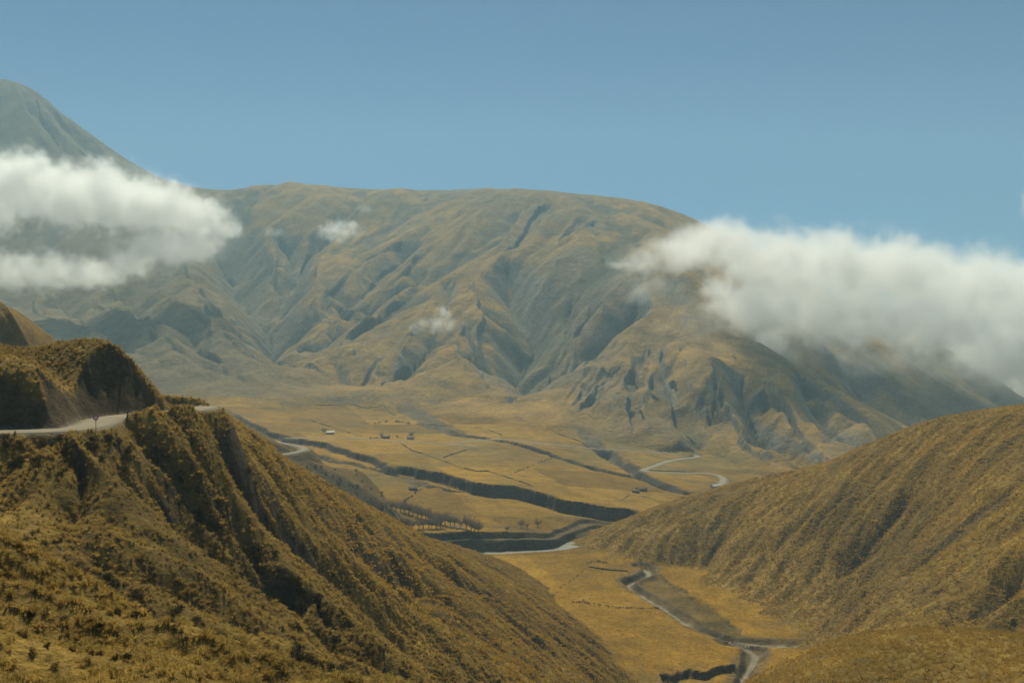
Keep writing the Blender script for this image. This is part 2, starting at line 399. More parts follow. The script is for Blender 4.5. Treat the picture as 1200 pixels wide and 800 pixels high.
d_c, t_c, _ = line_dist(XX, YY, creek, 50)
d_cb, _, _ = line_dist(XX, YY, creek_b, 50)
d_ck = np.minimum(d_c, d_cb)
wch = 3.2 + 3.5 * fbm(XX, YY, 26, 2, 33)
V = V - np.where(d_c <= d_cb, 3.0, 1.2) * (1 - sstep(wch, wch + 3.5, d_ck)) - 1.0 * (1 - sstep(1.2, 4, d_ck))
# low brushy flat right of the creek, cut below the grass
flat_poly = hits(z_low, [(775,672),(800,690),(835,712),(862,735),(885,757),(850,756),(800,725),(765,697),(745,680)])
inside = np.zeros(V.shape, bool)
px_, py_ = flat_poly[:, 0], flat_poly[:, 1]
jx = XX + 3 * fbm(XX, YY, 15, 3, 41); jy = YY + 6 * fbm(XX, YY, 15, 3, 42)
for k in range(len(px_)):
    x1, y1, x2, y2 = px_[k - 1], py_[k - 1], px_[k], py_[k]
    inside ^= ((y1 > jy) != (y2 > jy)) & (jx < (x2 - x1) * (jy - y1) / (y2 - y1 + 1e-9) + x1)
d_f, _, _ = line_dist(jx, jy, np.concatenate([flat_poly, flat_poly[:1]]), 30)
from_poly = sstep(-1.5, 3.0, np.where(inside, d_f, -d_f))
V = V - 2.0 * from_poly * sstep(3, 8, d_ck)
# cut bank at the lower edge of the near field
cut = hits(z_low, [(778,788),(800,787),(825,786),(838,781),(846,777)])
d_cut, t_cut, s_cut = line_dist(XX, YY, resample(cut, 2), 25)
V = V - 3.2 * (1 - sstep(-1.5, 1.0, YY + 7 * fbm(XX, YY, 9, 3, 43) - np.interp(XX, cut[:, 0], cut[:, 1]))) * (1 - sstep(10, 16, d_cut)) * (XX > cut[0, 0] - 2) * (XX < cut[-1, 0] + 6)
print('t valley', time.time() - T0)

# mountain
sl = rows_of(650, 9000)
Hm = M_base(XX, YY); gm = np.zeros_like(Hm)
for k, (pl, wd, dp) in enumerate(M_lines):
    Hm, pr = carve(Hm, XX, YY, pl, wd, dp * (1.2 if wd >= 45 else 0.5), True, wd * (0.3 if wd >= 45 else 0.15), 100 + k, 0.05); gm = np.maximum(gm, pr)
e_m = erode(Hm, XX, YY, 1.0, (420, 190, 90, 44), (12, 8.0, 4.6, 2.0), 300, True)
Hm = np.clip(Hm, -400, 950) + e_m + 5.0 * fbm(XX, YY, 190, 5, 320)
all_rows()
Mh = full(Hm, sl, -400); gul_m = full(gm, sl, 0); em_full = full(e_m, sl, 0)
print('t mountain', time.time() - T0)

# right hill and near spur
sl = rows_of(150, 1100)
h = R_base(XX, YY); g_ = np.zeros_like(h)
for k, (pl, wd, dp) in enumerate(R_lines):
    h, pr = carve(h, XX, YY, pl, wd, dp, True, wd * 0.3, 140 + k, 0.05); g_ = np.maximum(g_, pr)
h = h + erode(h, XX, YY, 1.0, (60, 26, 11), (1.2, 1.1, 0.6), 430) + 0.6 * fbm(XX, YY, 20, 4, 75)
h = np.where(XX < -60, -400, h)
all_rows(); Rh = full(h, sl, -400); gul_r = full(g_, sl, 0)
sl = rows_of(60, 450)
h = N_base(XX, YY) + 1.2 * fbm(XX, YY, 30, 4, 61); h = np.where(XX < 0, -400, h)
all_rows(); Nh = full(h, sl, -400)
# left hill
sl = rows_of(0, 800)
h = L_base(XX, YY); g_ = np.zeros_like(h)
for k, (pl, wd, dp) in enumerate(L_lines):
    h, pr = carve(h, XX, YY, pl, wd, dp, True, wd * 0.35, 180 + k, 0.05); g_ = np.maximum(g_, pr)
h = h + erode(h, XX, YY, 1.0, (34, 14, 6), (1.7, 1.2, 0.5), 400, True) * sstep(15, 60, YY) + 0.5 * fbm(XX, YY, 14, 4, 72) + 0.16 * fbm(XX, YY, 2.2, 3, 73) * (YY < 260)
h = np.where((XX > 140) | (XX < -330), -400, h)
all_rows(); Lv = full(h, sl, -400); gul_l = full(g_, sl, 0)
sl = rows_of(140, 240)
h = K_base(XX, YY) + 0.5 * fbm(XX, YY, 9, 4, 71) - 60 * sstep(-64, -54, XX); h = np.where((XX > -45) | (XX < -150), -400, h)
all_rows(); Kh = full(h, sl, -400)
sl = rows_of(250, 1000)
h = S_base(XX, YY); h = h + 1.5 * fbm(XX, YY, 40, 5, 76) + erode(h, XX, YY, 1.0, (80, 35), (2.0, 1.0), 460)
h = np.where((XX > 20) | (XX < -700), -400, h)
all_rows(); Sh = full(h, sl, -400)

H = smax(V, Mh, 6.0)
H = smax(H, Sh, 3.0)
H = smax(H, Rh, 3.0)
H = smax(H, Nh, 1.5)
H = smax(H, Lv, 1.5)
H = smax(H, Kh, 0.8)
H = np.maximum(H, -235)
tops = np.stack([V, Mh, Sh, Rh, Nh, Lv, Kh]); REG = tops.argmax(0)

# roads: level the bench, cut above it, fill below it
road_m = np.zeros_like(H); cutface = np.zeros_like(H)
for nm, (pl, wd) in roads.items():
    near = nm == 'road_hillside'
    d, t, s = line_dist(XX, YY, pl, 45)
    L_ = np.r_[0, np.cumsum(np.hypot(*np.diff(pl[:, :2], axis=0).T))]; zr = np.interp(t * L_[-1], L_, pl[:, 2])
    half = wd / 2 + (0.5 if near else 1.2)
    e = np.maximum(0, d - half)
    zb = zr - 0.12
    rough = 1 + 0.35 * fbm(XX, YY, 4.0, 3, 81)
    up = zb + e * (1.35 * rough if near else 1.0) + (0.05 if near else 0.03) * e * e; dn = zb - e * (0.9 if near else 0.5) - (0.25 if near else 0.08) * e * e
    in_ = d < 44
    Hn = np.where(in_, np.clip(H, dn, up), H)
    cutface = np.maximum(cutface, np.where(in_, sstep(0.3, 1.5, H - Hn) * (d < 12), 0))
    H = Hn
    road_m = np.maximum(road_m, (1 - sstep(half - 0.3, half + 0.6, d)) * in_)
# water levels
W_RIVER = lambda x, y: z_low(x, y) - 4.6
print('t composed', time.time() - T0)

def ground(x, y):
    """height of the finished terrain"""
    x = np.asarray(x, float); y = np.asarray(y, float)
    fj = np.interp(y, Ys, np.arange(nr)); fi = np.interp(x / y, us, np.arange(nc))
    j = np.clip(fj.astype(int), 0, nr - 2); i = np.clip(fi.astype(int), 0, nc - 2); a = fj - j; b = fi - i
    return (H[j, i] * (1 - b) + H[j, i + 1] * b) * (1 - a) + (H[j + 1, i] * (1 - b) + H[j + 1, i + 1] * b) * a
def sample(A, x, y):
    j = np.clip(np.round(np.interp(y, Ys, np.arange(nr))).astype(int), 0, nr - 1)
    i = np.clip(np.round(np.interp(np.asarray(x) / y, us, np.arange(nc))).astype(int), 0, nc - 1)
    return A[j, i]
def on_ground(px, py, **k):
    return hit(ground, px, py, **k)
# ------------------------------------------------------------------ what the ground is made of (albedo, per vertex)
gx, gy = grad(H); slope = np.hypot(gx, gy)
def C3(*c): return np.array(c, np.float32)
def lay(A, col, m):
    m = np.clip(m, 0, 1).astype(np.float32)[..., None]
    return A * (1 - m) + np.asarray(col, np.float32) * m
def two(c1, c2, t):
    t = np.clip(t, 0, 1).astype(np.float32)[..., None]; return C3(*c1) * (1 - t) + C3(*c2) * t
n_big = fbm(XX, YY, 220, 4, 501); n_mid = fbm(XX, YY, 40, 4, 502); n_sml = fbm(XX, YY, 7, 4, 503)
STRAW, STRAW2 = (0.27, 0.15, 0.018), (0.18, 0.107, 0.02)
GRASS, GRASS2 = (0.235, 0.165, 0.052), (0.15, 0.115, 0.045)
ROCK, ROCK2 = (0.13, 0.112, 0.085), (0.19, 0.165, 0.125)
SOIL, SOIL2 = (0.05, 0.036, 0.024), (0.085, 0.06, 0.038)
A = two(STRAW, STRAW2, 0.5 + 0.9 * n_big + 0.5 * n_mid)                        # valley fields
# patchwork: each field a slightly different straw
cell = np.floor((XX * 0.8 + YY * 0.25) / 85 + 0.15 * n_big), np.floor((YY - 0.35 * XX) / 95 + 0.1 * n_big)
fv = hash2(cell[0].astype(np.int64), cell[1].astype(np.int64), 9)
A = A * (0.76 + 0.4 * fv[..., None]) * np.where(fv > 0.8, C3(0.86, 1.02, 1.0)[:, None, None], 1.0).transpose(1, 2, 0) if False else A * (0.66 + 0.5 * fv[..., None]) * (1 - 0.05 * low[..., None])
A = lay(A, (0.12, 0.085, 0.036), sstep(0.15, 0.6, fbm(XX + 0.5 * YY, YY * 1.6, 60, 5, 504)) * 0.65)
A = lay(A, (0.13, 0.105, 0.04), sstep(0.2, 0.55, fbm(XX, YY, 130, 4, 505)) * 0.5)
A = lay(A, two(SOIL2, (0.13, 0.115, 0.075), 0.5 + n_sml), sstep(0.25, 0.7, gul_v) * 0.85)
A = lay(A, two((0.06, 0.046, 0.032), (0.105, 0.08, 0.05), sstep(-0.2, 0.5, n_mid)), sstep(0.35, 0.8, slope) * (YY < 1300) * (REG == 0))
A = lay(A, two((0.075, 0.056, 0.023), (0.15, 0.1, 0.033), 0.4 + 1.2 * n_mid + 0.9 * n_sml), from_poly * 0.9)
A = lay(A, two((0.08, 0.06, 0.034), (0.13, 0.1, 0.06), 0.5 + n_sml), (1 - sstep(6, 10, d_ck)) * 0.7 * (REG == 0))
A = lay(A, (0.24, 0.205, 0.15), (1 - sstep(0.5, np.maximum(1.0, 2.3 + 3.0 * n_sml), d_ck)) * 0.9 * (REG == 0))
A = lay(A, (0.2, 0.175, 0.13), (1 - sstep(9, 12, d_r)) * low * (REG == 0))
A = lay(A, (0.1, 0.075, 0.042), (sb > -15) * sstep(-0.2, 0.3, n_mid + 0.2) * 0.9 * (sb < 0))
# mountain: tan grass above, grey scree and rock in the gullies and on the steep parts
m_g = two((0.31, 0.185, 0.048), (0.19, 0.13, 0.055), 0.5 + 1.3 * n_big + 0.7 * n_mid)
m_g = lay(m_g, (0.25, 0.15, 0.04), sstep(0.1, 0.6, fbm(XX, YY, 140, 4, 510)) * 0.6)
rockm = sstep(0.45, 1.0, gul_m + 0.3 * n_mid) * 0.8
d_sc, _, _ = line_dist(XX, YY, SCREE, 200)
rockm = np.maximum(rockm, (1 - sstep(60, 150, d_sc + 60 * n_mid + 40 * fbm(XX, YY, 90, 3, 512))) * 0.65)
rockm = np.maximum(rockm, sstep(0.75, 1.15, slope + 0.15 * n_mid))
rockm = np.maximum(rockm, sstep(0.2, 0.6, fbm(XX, YY, 260, 5, 511) - 0.02 * em_full) * 0.65)
m_g = lay(m_g, two(ROCK, ROCK2, 0.5 + n_mid + 0.5 * n_sml), rockm)
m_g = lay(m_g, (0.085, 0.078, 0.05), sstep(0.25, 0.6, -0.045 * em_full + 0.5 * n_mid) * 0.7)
mt = sstep(2, 16, Mh - z_upper(XX, YY) + 8 * n_mid) * (YY > 800)
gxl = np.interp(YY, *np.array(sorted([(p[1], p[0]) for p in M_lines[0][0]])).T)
m_g = lay(m_g, two((0.105, 0.088, 0.058), (0.16, 0.125, 0.07), 0.5 + n_mid + 0.8 * n_big), sstep(60, -160, XX - gxl + 90 * n_big) * 0.75)      # left peak: darker scrub, plus the shade under its cloud painted in
m_g = lay(m_g, two((0.11, 0.085, 0.055), (0.16, 0.12, 0.065), 0.5 + n_mid), sstep(0.30, 0.42, XX / YY + 0.06 * n_big) * 0.7)                  # far right end: the cloud's shadow painted into the ground colour
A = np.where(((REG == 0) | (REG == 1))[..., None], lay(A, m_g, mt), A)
# shoulder above the river trees: brown scrub
s_g = two((0.14, 0.098, 0.045), (0.08, 0.06, 0.034), 0.5 + 1.2 * n_mid + 0.6 * n_big)
s_g = lay(s_g, (0.24, 0.15, 0.045), (1 - sstep(470, 560, YY)) * 0.9)
s_g = lay(s_g, STRAW2, sstep(0.1, 0.5, fbm(XX, YY, 90, 4, 520)) * 0.8)
A = np.where((REG == 2)[..., None], s_g, A)
# right hill
r_g = two((0.235, 0.145, 0.028), (0.15, 0.097, 0.026), 0.5 + 1.1 * n_mid + 0.5 * n_sml)
foot_r = sstep(40, 5, Rh - Zl + 12 * n_mid)
r_g = lay(r_g, (0.25, 0.16, 0.042), foot_r * 0.8)
r_g = lay(r_g, (0.09, 0.068, 0.034), sstep(0.2, 0.6, fbm(XX, YY, 60, 4, 531)) * 0.6)
r_g = lay(r_g, SOIL, sstep(0.4, 0.8, gul_r) * 0.7)
A = np.where((REG == 3)[..., None], r_g, A)
n_g = two((0.22, 0.14, 0.03), (0.14, 0.094, 0.026), 0.5 + n_mid + 0.7 * n_sml)
A = np.where((REG == 4)[..., None], n_g, A)
# left hill and knob
l_g = two((0.25, 0.158, 0.036), (0.13, 0.086, 0.026), 0.5 + 1.0 * n_mid + 0.8 * n_sml)
l_g = lay(l_g, (0.05, 0.037, 0.02), sstep(0.0, 0.4, fbm(XX, YY, 26, 4, 541) - 0.15) * 0.6)
l_g = lay(l_g, SOIL, sstep(0.75, 1.0, gul_l + 0.2 * n_sml) * 0.5)
k_g = two((0.22, 0.145, 0.04), (0.14, 0.095, 0.032), 0.5 + n_mid + 0.8 * n_sml)
A = np.where((REG == 5)[..., None], l_g, A); A = np.where((REG == 6)[..., None], k_g, A)
nearreg = (REG >= 5)
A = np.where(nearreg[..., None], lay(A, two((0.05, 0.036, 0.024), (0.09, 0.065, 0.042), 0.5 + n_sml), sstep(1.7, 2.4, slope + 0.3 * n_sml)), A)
A = lay(A, two((0.06, 0.043, 0.027), (0.125, 0.09, 0.055), 0.5 + n_sml + 0.6 * n_mid), cutface * 0.9)
A = lay(A, (0.2, 0.165, 0.115), road_m)
A = np.clip(A, 0.01, 0.8)
print('t colours', time.time() - T0)

# ------------------------------------------------------------------ materials
def new_mat(name):
    m = bpy.data.materials.new(name); m.use_nodes = True
    b = m.node_tree.nodes['Principled BSDF']; b.inputs['Roughness'].default_value = 0.95
    b.inputs['Specular IOR Level'].default_value = 0.08
    return m, m.node_tree, b
def terrain_mat(name, scales, amt, bump_scale, bump_dist):
    m, t, b = new_mat(name)
    at = t.nodes.new('ShaderNodeAttribute'); at.attribute_name = 'albedo'
    geo = t.nodes.new('ShaderNodeNewGeometry')
    prev = at.outputs['Color']
    for k, s in enumerate(scales):
        nz = t.nodes.new('ShaderNodeTexNoise'); nz.inputs['Scale'].default_value = 1.0 / s; nz.inputs['Detail'].default_value = 4
        nz.inputs['Roughness'].default_value = 0.65
        t.links.new(geo.outputs['Position'], nz.inputs['Vector'])
        mr = t.nodes.new('ShaderNodeMapRange'); mr.inputs['From Min'].default_value = 0.3; mr.inputs['From Max'].default_value = 0.7
        mr.inputs['To Min'].default_value = 1 - amt; mr.inputs['To Max'].default_value = 1 + amt
        t.links.new(nz.outputs['Fac'], mr.inputs['Value'])
        vm = t.nodes.new('ShaderNodeVectorMath'); vm.operation = 'SCALE'
        t.links.new(prev, vm.inputs[0]); t.links.new(mr.outputs['Result'], vm.inputs['Scale'])
        prev = vm.outputs[0]
    t.links.new(prev, b.inputs['Base Color'])
    nz = t.nodes.new('ShaderNodeTexNoise'); nz.inputs['Scale'].default_value = 1.0 / bump_scale; nz.inputs['Detail'].default_value = 5
    nz.inputs['Roughness'].default_value = 0.7
    t.links.new(geo.outputs['Position'], nz.inputs['Vector'])
    bp = t.nodes.new('ShaderNodeBump'); bp.inputs['Strength'].default_value = 1.0; bp.inputs['Distance'].default_value = bump_dist
    t.links.new(nz.outputs['Fac'], bp.inputs['Height']); t.links.new(bp.outputs['Normal'], b.inputs['Normal'])
    return m
MT_near = terrain_mat('tussock_slope', (0.9, 5.0), 0.35, 0.8, 0.5)
MT_mid = terrain_mat('grass_slope', (2.0, 11.0), 0.32, 2.2, 1.4)
MT_valley = terrain_mat('dry_field', (2.2, 14.0), 0.3, 3.0, 1.0)
MT_far = terrain_mat('mountain_grass_and_scree', (5.0, 38.0), 0.3, 12.0, 6.0)

# ------------------------------------------------------------------ terrain meshes, split by landform
VX = np.stack([XX, YY, H], -1).reshape(-1, 3).astype(np.float32)
nrm = np.stack([-gx, -gy, np.ones_like(gx)], -1).reshape(-1, 3); nrm /= np.linalg.norm(nrm, axis=1, keepdims=True)
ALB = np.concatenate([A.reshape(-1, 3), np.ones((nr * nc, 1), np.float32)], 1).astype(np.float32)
jj, ii = np.meshgrid(np.arange(nr - 1), np.arange(nc - 1), indexing='ij')
q0 = (jj * nc + ii).ravel()
QUADS = np.stack([q0, q0 + 1, q0 + nc + 1, q0 + nc], 1)
fr = REG[:-1, :-1].ravel()
gx0 = np.interp(YY[:-1, :-1], *np.array(sorted([(p[1], p[0]) for p in M_lines[0][0]])).T).ravel()
fid = np.where(fr == 1, np.where(XX[:-1, :-1].ravel() < gx0, 7, 1), fr)
def quad_object(name, sel, mat, label, cat=None):
    q = QUADS[sel]; used = np.unique(q); remap = np.zeros(nr * nc, np.int64); remap[used] = np.arange(len(used)); q = remap[q]
    me = bpy.data.meshes.new(name)
    me.vertices.add(len(used)); me.vertices.foreach_set('co', VX[used].ravel())
    me.loops.add(q.size); me.loops.foreach_set('vertex_index', q.ravel().astype(np.int32))
    me.polygons.add(len(q)); me.polygons.foreach_set('loop_start', np.arange(0, q.size, 4, dtype=np.int32))
    me.polygons.foreach_set('use_smooth', np.ones(len(q), bool))
    me.update(calc_edges=True)
    a = me.attributes.new('albedo', 'FLOAT_COLOR', 'POINT'); a.data.foreach_set('color', ALB[used].ravel())
    me.normals_split_custom_set_from_vertices(nrm[used])
    me.materials.append(mat)
    o = bpy.data.objects.new(name, me); COL.objects.link(o)
    return tag(o, label, cat, kind='structure')
quad_object('valley_floor', fid == 0, MT_valley, 'straw coloured valley floor with fields, river terraces and ravines', 'valley')
quad_object('mountain_range', fid == 1, MT_far, 'broad tan and grey mountain with gullied slopes behind the valley', 'mountain')
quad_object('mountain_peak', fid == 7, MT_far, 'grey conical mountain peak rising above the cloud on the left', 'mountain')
quad_object('hill_shoulder', fid == 2, MT_mid, 'brown scrubby shoulder running down to the river trees', 'hill')
quad_object('hill_right', fid == 3, MT_mid, 'rounded golden grass hill rising to the right', 'hill')
quad_object('hill_spur', fid == 4, MT_near, 'near grassy spur in the lower right corner', 'hill')
quad_object('hillside_left', fid == 5, MT_near, 'steep tussock hillside with dark gullies falling from the road', 'hill')
quad_object('hill_knob', fid == 6, MT_near, 'small grassy knob with dark cut bank above the road', 'hill')
# ground behind and beside the viewpoint
gb = []
xs_ = np.concatenate([-np.geomspace(9000, 5, 30), np.geomspace(5, 9000, 30)]); ys_ = np.concatenate([1.6 * 0 + np.array([1.5]), -np.geomspace(3, 6000, 30)])
gX, gY = np.meshgrid(xs_, ys_); rr = np.hypot(gX, gY)
gZ = np.where(gX < 0, -1.8 - 0.12 * gX * np.exp(-rr / 900), -1.8 - 0.45 * np.minimum(gX, 330)) + 0.10 * np.maximum(-gY, 0) * np.exp(-rr / 2500)
me = bpy.data.meshes.new('ground')
nbr, nbc = gX.shape
vv = np.stack([gX, gY, gZ - 0.6], -1).reshape(-1, 3)
ff = [(j * nbc + i, (j + 1) * nbc + i, (j + 1) * nbc + i + 1, j * nbc + i + 1) for j in range(nbr - 1) for i in range(nbc - 1)]
me.from_pydata(vv.tolist(), [], ff); me.update()
a = me.attributes.new('albedo', 'FLOAT_COLOR', 'POINT'); a.data.foreach_set('color', np.tile([0.2, 0.145, 0.06, 1.0], len(vv)).astype(np.float32))
me.materials.append(MT_mid)
tag(bpy.data.objects.new('ground', me), 'grass slope behind the viewpoint', 'ground', kind='structure')
COL.objects.link(bpy.data.objects['ground'])
print('t meshes', time.time() - T0)
# ------------------------------------------------------------------ simple materials
def plain(name, col, rough=0.9, var=0.15, scale=3.0, metal=0.0):
    m, t, b = new_mat(name); b.inputs['Roughness'].default_value = rough; b.inputs['Metallic'].default_value = metal
    nz = t.nodes.new('ShaderNodeTexNoise'); nz.inputs['Scale'].default_value = scale; nz.inputs['Detail'].default_value = 4
    tc = t.nodes.new('ShaderNodeTexCoord'); t.links.new(tc.outputs['Object'], nz.inputs['Vector'])
    rp_ = t.nodes.new('ShaderNodeValToRGB'); e = rp_.color_ramp.elements
    e[0].position = 0.3; e[1].position = 0.7
    e[0].color = (*[c * (1 - var) for c in col], 1); e[1].color = (*[min(1, c * (1 + var)) for c in col], 1)
    t.links.new(nz.outputs['Fac'], rp_.inputs['Fac']); t.links.new(rp_.outputs['Color'], b.inputs['Base Color'])
    return m
def leaf_mat(name, c1, c2, trans=0.25, scale=0.05):
    """thin dry blades: colour differs from clump to clump, a little light passes through"""
    m, t, b = new_mat(name)
    oi = t.nodes.new('ShaderNodeObjectInfo')
    nz = t.nodes.new('ShaderNodeTexNoise'); nz.inputs['Scale'].default_value = scale; nz.inputs['Detail'].default_value = 3
    t.links.new(oi.outputs['Location'], nz.inputs['Vector'])
    ad = t.nodes.new('ShaderNodeMath'); ad.operation = 'MULTIPLY_ADD'; t.links.new(oi.outputs['Random'], ad.inputs[0]); ad.inputs[1].default_value = 0.55
    mr = t.nodes.new('ShaderNodeMapRange'); t.links.new(nz.outputs['Fac'], mr.inputs['Value']); mr.inputs['From Min'].default_value = 0.3; mr.inputs['From Max'].default_value = 0.7
    mr.inputs['To Max'].default_value = 0.5; t.links.new(mr.outputs[0], ad.inputs[2])
    rp_ = t.nodes.new('ShaderNodeValToRGB'); rp_.color_ramp.elements[0].color = (*c1, 1); rp_.color_ramp.elements[1].color = (*c2, 1)
    t.links.new(ad.outputs[0], rp_.inputs['Fac']); t.links.new(rp_.outputs['Color'], b.inputs['Base Color'])
    tr = t.nodes.new('ShaderNodeBsdfTranslucent'); t.links.new(rp_.outputs['Color'], tr.inputs['Color'])
    mx = t.nodes.new('ShaderNodeMixShader'); mx.inputs[0].default_value = trans
    t.links.new(b.outputs[0], mx.inputs[1]); t.links.new(tr.outputs[0], mx.inputs[2])
    t.links.new(mx.outputs[0], t.nodes['Material Output'].inputs['Surface'])
    return m
MG_near = leaf_mat('tussock_blades', (0.62, 0.42, 0.11), (0.25, 0.175, 0.052), 0.42, 0.06)
MG_far = leaf_mat('tussock_blades_far', (0.62, 0.39, 0.075), (0.31, 0.2, 0.045), 0.45, 0.02)
M_shrub = leaf_mat('shrub_leaves', (0.05, 0.04, 0.018), (0.09, 0.068, 0.028), 0.2)
M_twig = leaf_mat('bare_twigs', (0.18, 0.14, 0.1), (0.24, 0.19, 0.14), 0.25)
M_bark = plain('bark', (0.09, 0.075, 0.06))
M_road = plain('pale_gravel_road', (0.25, 0.212, 0.15), 0.95, 0.14, 0.15)
M_wall = plain('whitewashed_adobe', (0.5, 0.45, 0.37), 0.9, 0.1, 0.8)
M_adobe = plain('mud_brick', (0.24, 0.17, 0.11), 0.95, 0.15, 0.8)
M_roof_r = plain('rusty_sheet_roof', (0.13, 0.08, 0.055), 0.7, 0.25, 0.6)
M_roof_w = plain('zinc_sheet_roof', (0.4, 0.39, 0.36), 0.5, 0.1, 0.6)
M_dark = plain('dark_opening', (0.02, 0.018, 0.015))
M_wood = plain('grey_wood', (0.12, 0.095, 0.07))
M_stone = plain('dry_stone', (0.085, 0.066, 0.042), 0.95, 0.3, 0.5)
M_post = plain('galvanised_post', (0.16, 0.17, 0.15), 0.6)
M_red = plain('red_sign_paint', (0.5, 0.03, 0.03), 0.5, 0.05)
M_white = plain('white_sign_paint', (0.75, 0.75, 0.72), 0.5, 0.03)
M_black = plain('black_sign_paint', (0.02, 0.02, 0.02), 0.5, 0.03)
M_creek = plain('shallow_creek', (0.2, 0.175, 0.13), 0.5, 0.3, 0.4)
M_fleece = plain('sheep_fleece', (0.62, 0.58, 0.5), 0.95, 0.1, 6)
m_, t_, M_b = new_mat('river_water'); M_water = m_
M_b.inputs['Base Color'].default_value = (0.27, 0.255, 0.21, 1); M_b.inputs['Roughness'].default_value = 0.3; M_b.inputs['Specular IOR Level'].default_value = 0.5
nz = t_.nodes.new('ShaderNodeTexNoise'); nz.inputs['Scale'].default_value = 0.5; bp = t_.nodes.new('ShaderNodeBump'); bp.inputs['Distance'].default_value = 0.15
ge = t_.nodes.new('ShaderNodeNewGeometry'); t_.links.new(ge.outputs['Position'], nz.inputs['Vector'])
t_.links.new(nz.outputs['Fac'], bp.inputs['Height']); t_.links.new(bp.outputs[0], M_b.inputs['Normal'])

def mesh_obj(name, verts, faces, mat, parent=None, loc=None, smooth=False):
    me = bpy.data.meshes.new(name); me.from_pydata([tuple(map(float, v)) for v in verts], [], faces); me.update()
    if smooth: me.polygons.foreach_set('use_smooth', [True] * len(me.polygons))
    me.materials.append(mat)
    o = bpy.data.objects.new(name, me); COL.objects.link(o)
    if parent: o.parent = parent
    if loc is not None: o.location = loc
    return o
def empty(name, loc, rz=0.0, sc=1.0):
    o = bpy.data.objects.new(name, None); COL.objects.link(o); o.location = [float(v) for v in loc]; o.rotation_euler = (0, 0, rz); o.scale = (sc,) * 3
    return o
def copy_tree(o, parent=None):
    c = o.copy(); COL.objects.link(c); c.parent = parent
    for ch in list(o.children): copy_tree(ch, c)
    return c

# ------------------------------------------------------------------ roads and water
def ribbon(name, pl, width, mat, label, cat, zoff=0.0, crown=0.08, zfn=None, rag=0.0, thick=0.25):
    pl = np.asarray(pl, float); d = np.gradient(pl[:, :2], axis=0); d /= np.linalg.norm(d, axis=1, keepdims=True) + 1e-9
    n = np.stack([-d[:, 1], d[:, 0]], 1); V_, F_ = [], []
    prof = [(-1.0, -thick), (-1.0, 0), (-0.5, crown * 0.7), (0, crown), (0.5, crown * 0.7), (1.0, 0), (1.0, -thick)]
    for k, p in enumerate(pl):
        wl = width / 2 * (1 + rag * (random.random() - 0.5)); wr = width / 2 * (1 + rag * (random.random() - 0.5))
        z = (zfn(p[0], p[1]) if zfn else p[2]) + zoff
        for s, h in prof:
            e = n[k] * s * (wl if s < 0 else wr); V_.append((p[0] + e[0], p[1] + e[1], z + h))
    m = len(prof)
    for k in range(len(pl) - 1):
        for i in range(m - 1): F_.append((k * m + i, (k + 1) * m + i, (k + 1) * m + i + 1, k * m + i + 1))
    o = mesh_obj(name, V_, F_, mat, smooth=True)
    return tag(o, label, cat, kind='structure')
ribbon('road', roads['road_hillside'][0], 6.4, M_road, 'pale gravel road on the left hillside curving round the knob', 'road', -0.06)
ribbon('road', roads['road_valley_west'][0], 6.0, M_road, 'thin pale road across the left fields of the valley', 'road', 0.02)
ribbon('road', roads['road_valley_east'][0], 7.0, M_road, 'pale winding road with bends at the foot of the mountain', 'road', 0.02)
ribbon('road', roads['road_shoulder'][0], 6.0, M_road, 'short pale road bend on the brown shoulder', 'road', 0.02)
ribbon('river', resample(river, 4), 21, M_water, 'grey river sheet below the dark terrace bank', 'river', 0.0, 0.0, lambda x, y: float(z_low(x, y)) - 2.1, thick=0.5)
ck = resample(creek, 3)
ribbon('creek', ck, 1.2, M_creek, 'narrow pale creek winding through the near fields', 'creek', 0.0, 0.0, lambda x, y: float(ground(x, y)) - 0.05 + 0.25 * float(fbm(np.array([x]), np.array([y]), 14, 2, 61)[0]), 0.9, 0.4)
print('t ribbons', time.time() - T0)

# ------------------------------------------------------------------ tussock grass (ground cover)
def blades_mesh(name, tufts, nb, h, rad, wid, mat, spread, seg2=True):
    r = random.Random(len(name) * 7 + tufts); V_, F_ = [], []
    for t in range(tufts):
        cx, cy = (0, 0) if tufts == 1 else (r.uniform(-spread, spread), r.uniform(-spread, spread)); hs = r.uniform(0.6, 1.15)
        for b in range(nb):
            a = r.uniform(0, 6.283); out = rad * r.uniform(0.25, 1.0); hh = h * hs * r.uniform(0.65, 1.1) * (1 - 0.35 * out / rad)
            ca, sa = math.cos(a), math.sin(a); w_ = wid * r.uniform(0.7, 1.3); b0 = 0.18 * rad
            x0, y0 = cx + ca * b0, cy + sa * b0; k = len(V_)
            if seg2:
                V_ += [(x0 - sa * w_, y0 + ca * w_, -0.08), (x0 + sa * w_, y0 - ca * w_, -0.08),
                       (cx + ca * out * .55 - sa * w_ * .7, cy + sa * out * .55 + ca * w_ * .7, hh * .75), (cx + ca * out * .55 + sa * w_ * .7, cy + sa * out * .55 - ca * w_ * .7, hh * .75),
                       (cx + ca * out * 1.05, cy + sa * out * 1.05, hh * (1.0 if out < 0.6 * rad else 0.72))]
                F_ += [(k, k + 1, k + 3, k + 2), (k + 2, k + 3, k + 4)]
            else:
                V_ += [(x0 - sa * w_, y0 + ca * w_, -0.1), (x0 + sa * w_, y0 - ca * w_, -0.1), (cx + ca * out, cy + sa * out, hh)]
                F_ += [(k, k + 1, k + 2)]
    me = bpy.data.meshes.new(name); me.from_pydata(V_, [], F_); me.update(); me.materials.append(mat)
    return bpy.data.objects.new(name, me)
